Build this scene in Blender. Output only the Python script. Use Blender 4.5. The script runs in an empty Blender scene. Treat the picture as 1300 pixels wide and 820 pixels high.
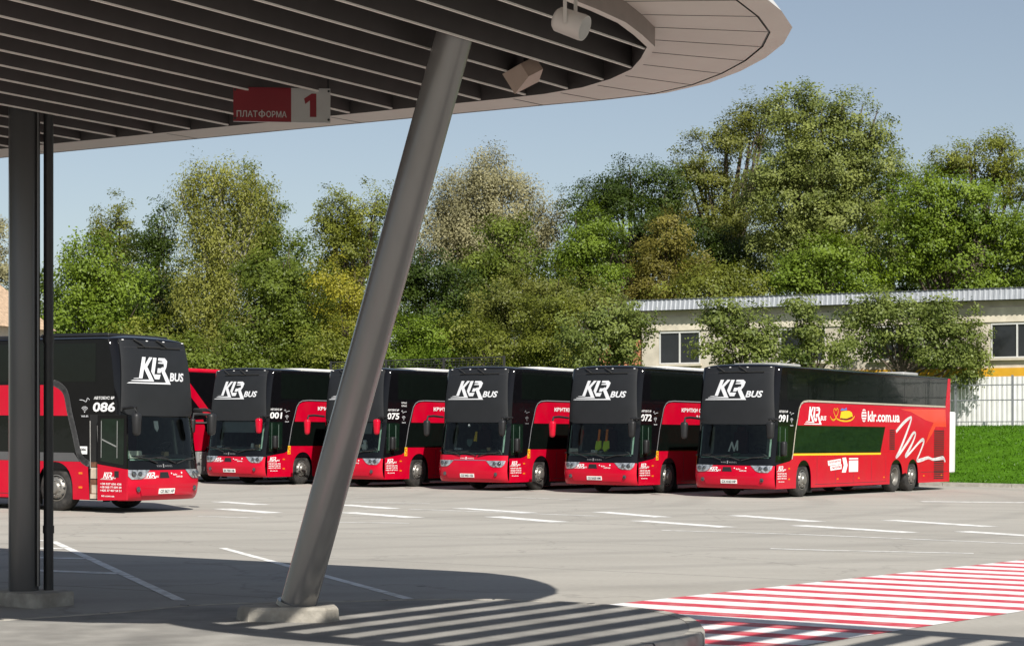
import bpy, bmesh, math, random
import numpy as np
from mathutils import Vector, Matrix, geometry

random.seed(7); RNG = np.random.default_rng(11)
R = math.radians
SC = bpy.context.scene
COL = SC.collection

# ------------------------------------------------------------------ camera, world, sun, exposure
FPX, CX, HY, EYE = 2500.0, 650.0, 561.0, 1.65          # focal length in photo pixels, centre, horizon row, eye height
cam_d = bpy.data.cameras.new('camera'); cam = bpy.data.objects.new('camera', cam_d); COL.objects.link(cam)
cam.location = (0, 0, EYE); cam.rotation_euler = (R(90), 0, 0)
cam_d.sensor_width = 36; cam_d.lens = FPX / 1300 * 36
cam_d.shift_y = (HY - 410) / 1300
cam_d.clip_end = 3000; cam_d.clip_start = 0.1
SC.camera = cam

SUN_EL, SUN_AZ = 43.0, 160.3                            # azimuth clockwise from +Y
world = bpy.data.worlds.new('World'); SC.world = world; world.use_nodes = True
wn = world.node_tree.nodes; bg = wn['Background']
sky = wn.new('ShaderNodeTexSky'); sky.sky_type = 'NISHITA'; sky.sun_disc = False
sky.sun_elevation = R(SUN_EL); sky.sun_rotation = R(SUN_AZ)
sky.air_density = 1.0; sky.dust_density = 0.7; sky.ozone_density = 0.8
hs_ = wn.new('ShaderNodeHueSaturation'); hs_.inputs['Saturation'].default_value = .74; hs_.inputs['Value'].default_value = 1.0
world.node_tree.links.new(sky.outputs[0], hs_.inputs['Color']); world.node_tree.links.new(hs_.outputs[0], bg.inputs[0]); bg.inputs[1].default_value = 0.068
sd = bpy.data.lights.new('sun', 'SUN'); sd.energy = 4.8; sd.angle = R(0.53); sd.color = (1, .955, .88)
sun = bpy.data.objects.new('sun', sd); COL.objects.link(sun)
sv = Vector((math.sin(R(SUN_AZ)) * math.cos(R(SUN_EL)), math.cos(R(SUN_AZ)) * math.cos(R(SUN_EL)), math.sin(R(SUN_EL))))
sun.rotation_euler = sv.to_track_quat('Z', 'Y').to_euler(); sun.location = (10, -20, 40)
vs = SC.view_settings; vs.view_transform = 'Standard'; vs.look = 'None'; vs.exposure = 0.48; vs.gamma = 1; vs.use_curve_mapping = False
SC.cycles.max_bounces = 8; SC.cycles.transparent_max_bounces = 12
SC.cycles.use_denoising = True

# ------------------------------------------------------------------ helpers: space
GA, GB, GC = -0.2246, -0.0096, 0.0058                  # the lot drains: z = GA + GB x + GC y
def G(x, y): return GA + GB * x + GC * y
def ground(px, py, dz=0.0):
    k = (px - CX) / FPX; m = (py - HY) / FPX
    Y = (EYE - GA - dz) / (m + GB * k + GC)
    return Vector((k * Y, Y, G(k * Y, Y) + dz))
def at(px, py, Y): return Vector(((px - CX) / FPX * Y, Y, EYE - (py - HY) / FPX * Y))
TH = R(33.3)
E1 = Vector((math.cos(TH), -math.sin(TH), 0)); E2 = Vector((math.sin(TH), math.cos(TH), 0))
def pq(p, q, z=0.0): return Vector((E1.x * p + E2.x * q, E1.y * p + E2.y * q, z))
KERB_Q, BANK_Q = 69.0, 82.0
def terrain(x, y):
    q = E2.x * x + E2.y * y
    g = G(x, y)
    t = min(1, max(0, (q - KERB_Q) / (BANK_Q - KERB_Q)))
    t = t * t * (3 - 2 * t) * .75 + t * .25
    return g + .12 + t * (2.32 - g - .12) + max(0, q - BANK_Q) * .012

# ------------------------------------------------------------------ helpers: materials
MATS = {}
def mat(name, col, rough=.5, metal=0.0, var=.08, scale=6.0, bump=0.0, bscale=40.0, coat=0.0, spec=.5, stretch=None, dirt=None):
    if name in MATS: return MATS[name]
    m = bpy.data.materials.new(name); m.use_nodes = True; MATS[name] = m
    nt = m.node_tree; N = nt.nodes; L = nt.links; b = N['Principled BSDF']
    b.inputs['Roughness'].default_value = rough; b.inputs['Metallic'].default_value = metal
    b.inputs['Specular IOR Level'].default_value = spec
    b.inputs['Coat Weight'].default_value = coat; b.inputs['Coat Roughness'].default_value = .06
    tc = N.new('ShaderNodeTexCoord'); src = tc.outputs['Object']
    if stretch:
        mp = N.new('ShaderNodeMapping'); mp.inputs['Scale'].default_value = stretch; L.new(src, mp.inputs[0]); src = mp.outputs[0]
    nz = N.new('ShaderNodeTexNoise'); nz.inputs['Scale'].default_value = scale; nz.inputs['Detail'].default_value = 6; L.new(src, nz.inputs['Vector'])
    rp = N.new('ShaderNodeValToRGB'); L.new(nz.outputs['Fac'], rp.inputs[0])
    lo = [max(0, c * (1 - var)) for c in col]; hi = [min(1, c * (1 + var)) for c in col]
    rp.color_ramp.elements[0].position = .3; rp.color_ramp.elements[1].position = .7
    rp.color_ramp.elements[0].color = (*lo, 1); rp.color_ramp.elements[1].color = (*hi, 1)
    out = rp.outputs[0]
    if dirt:                                             # patchy dust: (colour, amount, scale)
        n2 = N.new('ShaderNodeTexNoise'); n2.inputs['Scale'].default_value = dirt[2]; n2.inputs['Detail'].default_value = 8; L.new(tc.outputs['Object'], n2.inputs['Vector'])
        r2 = N.new('ShaderNodeMapRange'); r2.inputs[1].default_value = .45; r2.inputs[2].default_value = .75; r2.inputs[4].default_value = dirt[1]; L.new(n2.outputs['Fac'], r2.inputs[0])
        mx = N.new('ShaderNodeMixRGB'); mx.inputs[2].default_value = (*dirt[0], 1); L.new(r2.outputs[0], mx.inputs[0]); L.new(out, mx.inputs[1]); out = mx.outputs[0]
    L.new(out, b.inputs['Base Color'])
    if bump:
        n3 = N.new('ShaderNodeTexNoise'); n3.inputs['Scale'].default_value = bscale; n3.inputs['Detail'].default_value = 4; L.new(src, n3.inputs['Vector'])
        bp = N.new('ShaderNodeBump'); bp.inputs['Strength'].default_value = bump; bp.inputs['Distance'].default_value = .02
        L.new(n3.outputs['Fac'], bp.inputs['Height']); L.new(bp.outputs[0], b.inputs['Normal'])
    return m

def glass_mat(name, tint, through):
    m = bpy.data.materials.new(name); m.use_nodes = True; MATS[name] = m
    N = m.node_tree.nodes; L = m.node_tree.links; N.remove(N['Principled BSDF'])
    tr = N.new('ShaderNodeBsdfTransparent'); tr.inputs[0].default_value = (*tint, 1)
    gl = N.new('ShaderNodeBsdfGlossy'); gl.inputs['Roughness'].default_value = .03
    fr = N.new('ShaderNodeFresnel'); fr.inputs[0].default_value = 1.42
    nz = N.new('ShaderNodeTexNoise'); nz.inputs['Scale'].default_value = 1.2
    bp = N.new('ShaderNodeBump'); bp.inputs['Strength'].default_value = .05; L.new(nz.outputs['Fac'], bp.inputs['Height'])
    L.new(bp.outputs[0], gl.inputs['Normal'])
    mx = N.new('ShaderNodeMixShader'); L.new(fr.outputs[0], mx.inputs[0]); L.new(tr.outputs[0], mx.inputs[1]); L.new(gl.outputs[0], mx.inputs[2])
    L.new(mx.outputs[0], N['Material Output'].inputs[0]); return m

def leaf_mat(name, dark, light):
    m = bpy.data.materials.new(name); m.use_nodes = True; MATS[name] = m
    N = m.node_tree.nodes; L = m.node_tree.links; b = N['Principled BSDF']
    at_ = N.new('ShaderNodeAttribute'); at_.attribute_name = 'tint'
    rp = N.new('ShaderNodeValToRGB'); L.new(at_.outputs['Fac'], rp.inputs[0])
    rp.color_ramp.elements[0].color = (*dark, 1); rp.color_ramp.elements[1].color = (*light, 1)
    b.inputs['Roughness'].default_value = .45; b.inputs['Specular IOR Level'].default_value = .22
    L.new(rp.outputs[0], b.inputs['Base Color'])
    t = N.new('ShaderNodeBsdfTranslucent'); hs = N.new('ShaderNodeHueSaturation'); hs.inputs['Value'].default_value = 1.25; hs.inputs['Saturation'].default_value = 1.15
    L.new(rp.outputs[0], hs.inputs['Color']); L.new(hs.outputs[0], t.inputs[0])
    mx = N.new('ShaderNodeMixShader'); mx.inputs[0].default_value = .3
    L.new(b.outputs[0], mx.inputs[1]); L.new(t.outputs[0], mx.inputs[2]); L.new(mx.outputs[0], N['Material Output'].inputs[0])
    return m

# ------------------------------------------------------------------ helpers: meshes
class MB:
    def __init__(self): self.v = []; self.f = []; self.mi = []
    def add(self, vs, fs, mi=0):
        o = len(self.v); self.v += [tuple(v) for v in vs]
        for f in fs: self.f.append([i + o for i in f]); self.mi.append(mi)
    def box(self, x0, x1, y0, y1, z0, z1, mi=0):
        self.add([(x, y, z) for z in (z0, z1) for y in (y0, y1) for x in (x0, x1)],
                 [(0, 2, 3, 1), (4, 5, 7, 6), (0, 1, 5, 4), (2, 6, 7, 3), (0, 4, 6, 2), (1, 3, 7, 5)], mi)
    def obox(self, a, b, w, h, mi=0, up=Vector((0, 0, 1))):     # a bar from a to b, width w, height h
        a = Vector(a); b = Vector(b); d = (b - a).normalized(); s = d.cross(up)
        if s.length < 1e-5: s = Vector((1, 0, 0))
        s.normalize(); u = s.cross(d)
        vs = [e + s * (i * w / 2) + u * (j * h / 2) for e in (a, b) for j in (-1, 1) for i in (-1, 1)]
        self.add(vs, [(0, 1, 3, 2), (4, 6, 7, 5), (0, 4, 5, 1), (2, 3, 7, 6), (0, 2, 6, 4), (1, 5, 7, 3)], mi)
    def tube(self, pts, rs, n=10, mi=0, cap=True):
        pts = [Vector(p) for p in pts]
        if not hasattr(rs, '__len__'): rs = [rs] * len(pts)
        o = len(self.v); ref = Vector((.13, .37, .92))
        for i, p in enumerate(pts):
            d = (pts[min(i + 1, len(pts) - 1)] - pts[max(i - 1, 0)]).normalized()
            s = d.cross(ref)
            if s.length < 1e-3: s = d.cross(Vector((1, 0, 0)))
            s.normalize(); u = s.cross(d)
            for k in range(n):
                a = 2 * math.pi * k / n; self.v.append(tuple(p + (s * math.cos(a) + u * math.sin(a)) * rs[i]))
        for i in range(len(pts) - 1):
            for k in range(n):
                k2 = (k + 1) % n
                self.f.append([o + i * n + k, o + i * n + k2, o + (i + 1) * n + k2, o + (i + 1) * n + k]); self.mi.append(mi)
        if cap:
            self.f.append([o + k for k in range(n)][::-1]); self.mi.append(mi)
            self.f.append([o + (len(pts) - 1) * n + k for k in range(n)]); self.mi.append(mi)
    def lathe(self, prof, n=32, axis='x', c=(0, 0, 0), mi=0):    # prof: (radius, along)
        o = len(self.v); c = Vector(c)
        for r, t in prof:
            for k in range(n):
                a = 2 * math.pi * k / n; ca, sa = r * math.cos(a), r * math.sin(a)
                p = Vector((t, ca, sa)) if axis == 'x' else (Vector((ca, t, sa)) if axis == 'y' else Vector((ca, sa, t)))
                self.v.append(tuple(c + p))
        for i in range(len(prof) - 1):
            for k in range(n):
                k2 = (k + 1) % n
                self.f.append([o + i * n + k, o + i * n + k2, o + (i + 1) * n + k2, o + (i + 1) * n + k]); self.mi.append(mi)
    def grid(self, fn, us, vs_, mi=0):
        o = len(self.v)
        for v in vs_:
            for u in us: self.v.append(tuple(fn(u, v)))
        n = len(us)
        for j in range(len(vs_) - 1):
            for i in range(n - 1):
                self.f.append([o + j * n + i, o + j * n + i + 1, o + (j + 1) * n + i + 1, o + (j + 1) * n + i]); self.mi.append(mi)
    def prism(self, poly, fn, d0, d1, mi=0):                     # any simple 2D polygon; fn(a, b, d) gives the point
        n = len(poly)
        tris = geometry.tessellate_polygon([[Vector((a, b, 0)) for a, b in poly]])
        self.add([fn(a, b, d1) for a, b in poly], tris, mi)
        self.add([fn(a, b, d0) for a, b in poly] + [fn(a, b, d1) for a, b in poly],
                 [(i, (i + 1) % n, n + (i + 1) % n, n + i) for i in range(n)], mi)
    def rbox(self, c, s, bev=.03, seg=2, rot=None, mi=0, taper=1.0):   # bevelled box
        bm = bmesh.new(); bmesh.ops.create_cube(bm, size=1)
        for v in bm.verts:
            k = taper if v.co.z < 0 else 1
            v.co = Vector((v.co.x * s[0] * k, v.co.y * s[1] * k, v.co.z * s[2]))
        bmesh.ops.bevel(bm, geom=bm.edges[:], offset=bev, segments=seg, profile=.5, affect='EDGES')
        if rot: bmesh.ops.transform(bm, matrix=rot.to_4x4(), verts=bm.verts)
        bm.verts.index_update()
        self.add([v.co + Vector(c) for v in bm.verts], [[v.index for v in f.verts] for f in bm.faces], mi); bm.free()
    def mesh(self, name, mats, smooth=None):
        me = bpy.data.meshes.new(name); me.from_pydata(self.v, [], self.f)
        for m in (mats if isinstance(mats, (list, tuple)) else [mats]): me.materials.append(m)
        if any(self.mi): me.polygons.foreach_set('material_index', self.mi)
        bm = bmesh.new(); bm.from_mesh(me); bmesh.ops.remove_doubles(bm, verts=bm.verts, dist=1e-5)
        bmesh.ops.recalc_face_normals(bm, faces=bm.faces); bm.to_mesh(me); bm.free()
        if smooth is not None:
            me.polygons.foreach_set('use_smooth', [True] * len(me.polygons)); me.set_sharp_from_angle(angle=R(smooth))
        me.update(); return me

def link(name, me, parent=None, loc=None, rz=None):
    o = bpy.data.objects.new(name, me); COL.objects.link(o)
    if parent: o.parent = parent
    if loc is not None: o.location = loc
    if rz is not None: o.rotation_euler = (0, 0, rz)
    return o
def obj(name, mb, mats, parent=None, smooth=35, loc=None, rz=None): return link(name, mb.mesh(name, mats, smooth), parent, loc, rz)
def thing(name, label, cat, loc=(0, 0, 0), rz=0.0, group=None):
    o = bpy.data.objects.new(name, None); COL.objects.link(o); o.location = loc; o.rotation_euler = (0, 0, rz)
    o.empty_display_size = .3; o['label'] = label; o['category'] = cat
    if group: o['group'] = group
    return o
def tag(o, label, cat, group=None):
    o['label'] = label; o['category'] = cat
    if group: o['group'] = group
    return o
def kind(o, k): o['kind'] = k; return o

_TXT = {}
def text_tris(body, size=1.0, bold=0.0, shear=0.0, spacing=1.0):
    key = (body, size, bold, shear, spacing)
    if key in _TXT: return _TXT[key]
    c = bpy.data.curves.new('txt', 'FONT'); c.body = body; c.size = size; c.offset = bold; c.shear = shear; c.space_character = spacing
    c.resolution_u = 3
    o = bpy.data.objects.new('txt', c); COL.objects.link(o)
    dg = bpy.context.evaluated_depsgraph_get(); dg.update()
    me = o.evaluated_get(dg).to_mesh()
    me.calc_loop_triangles()
    vs_ = [(v.co.x, v.co.y) for v in me.vertices]; ts = [tuple(t.vertices) for t in me.loop_triangles]
    o.evaluated_get(dg).to_mesh_clear()
    bpy.data.objects.remove(o); bpy.data.curves.remove(c)
    x0 = min(v[0] for v in vs_); x1 = max(v[0] for v in vs_); y0 = min(v[1] for v in vs_); y1 = max(v[1] for v in vs_)
    tr = [[vs_[i] for i in t] for t in ts]
    _TXT[key] = (tr, (x0, x1, y0, y1)); return _TXT[key]
def text_fit(body, x0, x1, z0, z1, bold=.02, shear=0.0, spacing=1.0):    # triangles scaled into a rectangle
    tr, (a0, a1, b0, b1) = text_tris(body, 1.0, bold, shear, spacing)
    return [[(x0 + (x - a0) / (a1 - a0) * (x1 - x0), z0 + (y - b0) / (b1 - b0) * (z1 - z0)) for x, y in t] for t in tr]

def clip_axis(poly, ax, lo, hi):
    def cut(pl, val, keep_ge):
        out = []
        for i in range(len(pl)):
            a, b = pl[i], pl[(i + 1) % len(pl)]
            ia = (a[ax] >= val) if keep_ge else (a[ax] <= val); ib = (b[ax] >= val) if keep_ge else (b[ax] <= val)
            if ia: out.append(a)
            if ia != ib:
                t = (val - a[ax]) / (b[ax] - a[ax]); out.append((a[0] + t * (b[0] - a[0]), a[1] + t * (b[1] - a[1])))
        return out
    pl = cut(poly, lo, True)
    return cut(pl, hi, False) if pl else []
def lay(mb, tris, fn, d, mi=0, step=None):           # flat triangles laid on a surface fn(a, b, d)
    for t in tris:
        pieces = [t]
        if step:
            for ax in (0, 1):
                new = []
                for p in pieces:
                    lo = min(q[ax] for q in p); hi = max(q[ax] for q in p); k0 = math.floor(lo / step); k1 = math.ceil(hi / step)
                    if k1 - k0 <= 1: new.append(p); continue
                    for k in range(k0, k1):
                        c = clip_axis(p, ax, k * step, (k + 1) * step)
                        if len(c) >= 3: new.append(c)
                pieces = new
        for p in pieces: mb.add([fn(a, b, d) for a, b in p], [list(range(len(p)))], mi)
def poly_tris(poly):
    return [[poly[i] for i in t] for t in geometry.tessellate_polygon([[Vector((a, b, 0)) for a, b in poly]])]
def stroke(pts, ws):                                  # a line of changing width as quads
    out = []
    for i in range(len(pts) - 1):
        (x0, y0), (x1, y1) = pts[i], pts[i + 1]; l = math.hypot(x1 - x0, y1 - y0) or 1; nx, ny = -(y1 - y0) / l, (x1 - x0) / l
        w0, w1 = (ws[i] / 2, ws[i + 1] / 2) if hasattr(ws, '__len__') else (ws / 2, ws / 2)
        a, b, c, d = (x0 + nx * w0, y0 + ny * w0), (x0 - nx * w0, y0 - ny * w0), (x1 - nx * w1, y1 - ny * w1), (x1 + nx * w1, y1 + ny * w1)
        out += [[a, b, c], [a, c, d]]
        n = 8; cx_, cy_ = x1, y1
        out += [[(cx_, cy_), (cx_ + w1 * math.cos(2 * math.pi * k / n), cy_ + w1 * math.sin(2 * math.pi * k / n)),
                 (cx_ + w1 * math.cos(2 * math.pi * (k + 1) / n), cy_ + w1 * math.sin(2 * math.pi * (k + 1) / n))] for k in range(n)]
    return out
def disc(cx_, cy_, rx, ry=None, n=20):
    ry = ry or rx
    return [(cx_ + rx * math.cos(2 * math.pi * k / n), cy_ + ry * math.sin(2 * math.pi * k / n)) for k in range(n)]
def smooth_path(pts, n=6):                            # Catmull-Rom
    out = []; P = [pts[0]] + list(pts) + [pts[-1]]
    for i in range(1, len(P) - 2):
        for k in range(n):
            t = k / n
            out.append(tuple(.5 * ((2 * P[i][a]) + (-P[i - 1][a] + P[i + 1][a]) * t + (2 * P[i - 1][a] - 5 * P[i][a] + 4 * P[i + 1][a] - P[i + 2][a]) * t * t
                                   + (-P[i - 1][a] + 3 * P[i][a] - 3 * P[i + 1][a] + P[i + 2][a]) * t ** 3) for a in range(2)))
    out.append(pts[-1]); return out

# ------------------------------------------------------------------ materials
M_RED = mat('red paint', (.50, .0008, .021), .26, var=.05, scale=1.5, coat=.1, spec=.28, bump=.02, bscale=1.6, dirt=((.30, .06, .05), .14, 1.6))
M_DRED = mat('orange red film', (.72, .045, .022), .3, var=.05, coat=.4)
M_BLACK = mat('black gloss paint', (.004, .004, .005), .07, var=.1, bump=.06, bscale=1.3, spec=.28)
M_CAP = mat('dark matt film', (.0105, .0112, .0125), .5, var=.12, scale=3, bump=.015, bscale=30)
M_GREYP = mat('grey paint', (.085, .085, .088), .3, var=.06, coat=.3)
M_ROOFW = mat('white roof paint', (.62, .62, .60), .45, var=.1, dirt=((.35, .33, .3), .4, 2))
M_BGLASS = mat('dark window glass', (.004, .006, .005), .035, var=.1, bump=.16, bscale=.8, spec=.34)
M_GGLASS = mat('green dark glass', (.005, .013, .008), .04, var=.3, bump=.04, bscale=1.2, spec=.4)
M_WS = glass_mat('windscreen glass', (.62, .70, .66), .7)
M_RUB = mat('black rubber', (.014, .014, .014), .65, var=.2, bump=.1, bscale=60)
M_TYRE = mat('tyre rubber', (.022, .021, .020), .75, var=.3, scale=10, bump=.15, bscale=50, dirt=((.10, .09, .08), .5, 5))
M_RIM = mat('dull rim metal', (.27, .26, .24), .45, metal=.7, var=.12, scale=12, dirt=((.22, .2, .17), .5, 8))
M_ALLOY = mat('bright alloy', (.75, .75, .76), .2, metal=1, var=.05)
M_DARK = mat('dark plastic', (.012, .012, .013), .5, var=.2)
M_CHASSIS = mat('chassis black', (.007, .007, .007), .8, var=.3)
M_INT = mat('cab trim', (.15, .15, .145), .7, var=.2)
M_SEAT = mat('seat cloth', (.045, .012, .014), .9, var=.3, scale=20)
M_WHITE = mat('white vinyl', (.80, .80, .80), .4, var=.03)
M_LGREY = mat('pale grey vinyl', (.66, .67, .69), .4, var=.03)
M_DIMW = mat('thin grey vinyl', (.22, .22, .23), .4, var=.03)
M_YEL = mat('yellow vinyl', (.80, .52, .02), .4, var=.05)
M_BLUE = mat('blue vinyl', (.10, .17, .45), .4, var=.05)
M_BEIGE = mat('silver beige trim', (.52, .47, .38), .35, metal=.2, var=.06)
M_LAMP = mat('lamp clear glass', (.40, .41, .42), .08, metal=.6, var=.65, scale=16, bump=.3, bscale=30, coat=.8)
M_LENS = mat('lamp lens', (.10, .11, .12), .05, metal=.7, var=.2, coat=1)
M_AMBER = mat('amber lens', (.75, .20, .01), .2, coat=.5)
M_REDLAMP = mat('red lens', (.5, .01, .01), .2, coat=.5)
M_PLATE = mat('number plate white', (.78, .78, .76), .4, var=.04)
M_INK = mat('dark ink', (.02, .02, .022), .5)
M_HIVIS = mat('hi-vis cloth', (.62, .80, .05), .8, var=.1)
M_ORANGE = mat('orange cloth', (.85, .22, .03), .8, var=.1)
M_CREAM = mat('pale step trim', (.5, .42, .33), .6, var=.2, scale=8)
M_WOOD = mat('brown step trim', (.16, .07, .04), .6, var=.3, scale=8)

# ------------------------------------------------------------------ the coach
W2, LEN = 1.275, 13.95
_FZ = [.25, .30, .40, .60, .80, .93, 1.0, 1.15, 1.5, 1.9, 2.12, 2.3, 2.6, 3.0, 3.4, 3.7, 3.78]
_FS = [.17, .09, .035, .0, .01, .03, .04, .06, .12, .19, .225, .235, .25, .29, .35, .43, .46]
def F(z): return float(np.interp(z, _FZ, _FS))
def sfront(x, z):
    a = min(1.0, abs(x) / W2); return F(z) + .09 * a * a + .13 * a ** 10
def S(x, z, d=0.0):
    e = .01
    sx = (sfront(x + e, z) - sfront(x - e, z)) / (2 * e); sz = (sfront(x, z + e) - sfront(x, z - e)) / (2 * e)
    n = Vector((sx, -1, sz)); n.normalize()
    return Vector((x, sfront(x, z), z)) + n * d
def XS(x0=-W2, x1=W2, n=34):                         # samples bunched towards the corners
    out = []
    for i in range(n + 1):
        t = -1 + 2 * i / n; out.append(max(x0, min(x1, W2 * math.sin(t * math.pi / 2))))
    r = sorted(set([x0, x1] + out)); return r
ZROOF = lambda x: 3.79 + .105 * (1 - (abs(x) / W2) ** 3) ** .6 if abs(x) < W2 else 3.79
def front_patch(name, z0, z1, hx, d, mats, parent, zb=None, back=-.012, nz=10):
    mb = MB(); us = [math.sin((-1 + 2 * i / 30) * math.pi / 2) for i in range(31)]; vs_ = [j / nz for j in range(nz + 1)]
    def fn(u, v, dd):
        z = z0 + (z1 - z0) * v; x = u * (hx(z) if callable(hx) else hx)
        if zb: z = z + zb(u) * (1 - v)
        return S(x, z, dd)
    mb.grid(lambda u, v: fn(u, v, d), us, vs_)
    ring = [(u, 0) for u in us] + [(1, v) for v in vs_[1:]] + [(u, 1) for u in us[::-1][1:]] + [(-1, v) for v in vs_[::-1][1:-1]]
    n = len(ring)
    mb.add([fn(u, v, d) for u, v in ring] + [fn(u, v, back) for u, v in ring], [(i, (i + 1) % n, n + (i + 1) % n, n + i) for i in range(n)])
    return mb
def side_fn(sg): return lambda s, z, d: Vector((sg * (W2 + d), s, z))
def arch(sc, r0, r1, zt, n=14):                      # wheel arch in the lower edge, from front to rear
    return [(sc - r0 * math.cos(math.pi * k / n), .27 + (zt - .27) * math.sin(math.pi * k / n) ** .62) for k in range(n + 1)]
SF, SD, ST = 2.17, 9.22, 10.62                        # axles
CACHE = {}
def cached(key, make):
    if key not in CACHE: CACHE[key] = make()
    return CACHE[key]

LOGO = [[(265, 185), (328, 185), (328, 590), (265, 590)], [(328, 335), (390, 185), (450, 185), (380, 365)],
        [(328, 335), (380, 365), (548, 640), (140, 640), (165, 624), (452, 606), (328, 400)],
        [(465, 188), (530, 188), (530, 505), (648, 505), (640, 595), (556, 595), (465, 452)],
        [(565, 188), (690, 188), (745, 240), (745, 350), (722, 432), (662, 432), (694, 340), (684, 296), (570, 292), (580, 268), (655, 262), (655, 244), (566, 236)],
        [(580, 384), (640, 384), (668, 352), (676, 385), (660, 430), (652, 436), (640, 475), (580, 475)],
        [(652, 437), (722, 433), (880, 687), (92, 687), (122, 668), (778, 655)],
        [(170, 596), (190, 588), (262, 580), (262, 596)]]
def logo_tris(x0, z0, x1, z1, lean=.36):              # letters K L R boxed into x0..x1, z0..z1 (their baseline z0)
    kx = (x1 - x0) / 480.0; kz = (z1 - z0) / 405.0; out = []
    for pl in LOGO:
        p = [(x0 + (a - 265) * kx + lean * (590 - b) * kz - lean * .5 * (z1 - z0), z0 + (590 - b) * kz) for a, b in pl]
        out += poly_tris(p)
    return out

def wheel_meshes(concave):
    def mk():
        t = MB(); t.lathe([(.285, -.15), (.33, -.165), (.42, -.165), (.475, -.15), (.505, -.115), (.512, -.05), (.512, .05), (.505, .115), (.475, .15), (.42, .165), (.33, .165), (.285, .15)], 40)
        r = MB()
        if concave: prof = [(.295, .16), (.27, .155), (.255, .10), (.235, .02), (.20, -.02), (.15, -.02), (.14, .06), (.12, .10), (.06, .11), (0, .11)]
        else: prof = [(.295, .16), (.275, .165), (.262, .12), (.25, .13), (.225, .19), (.19, .21), (.15, .21), (.14, .22), (.12, .26), (.06, .27), (0, .27)]
        r.lathe(prof, 40)
        for k in range(10):
            a = 2 * math.pi * k / 10; rr = .237 if not concave else .21
            xx = .163 if not concave else .012
            r.rbox((xx, rr * math.cos(a), rr * math.sin(a)), (.05, .05, .05), .015, 1, mi=1)
            rb = .168; xb = .215 if not concave else -.012
            r.rbox((xb, rb * math.cos(a + .3), rb * math.sin(a + .3)), (.03, .028, .028), .006, 1, mi=0)
        return t.mesh('tyre', M_TYRE, 40), r.mesh('rim', [M_RIM, M_DARK], 40)
    return cached(('wheel', concave), mk)
def put_wheel(parent, sg, s, concave):
    t, r = wheel_meshes(concave)
    w = bpy.data.objects.new('wheel', t); COL.objects.link(w); w.parent = parent
    w.location = (sg * 1.075, s, .51)
    if sg < 0: w.rotation_euler = (0, 0, math.pi)
    link('rim', r, w)
    return w

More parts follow.
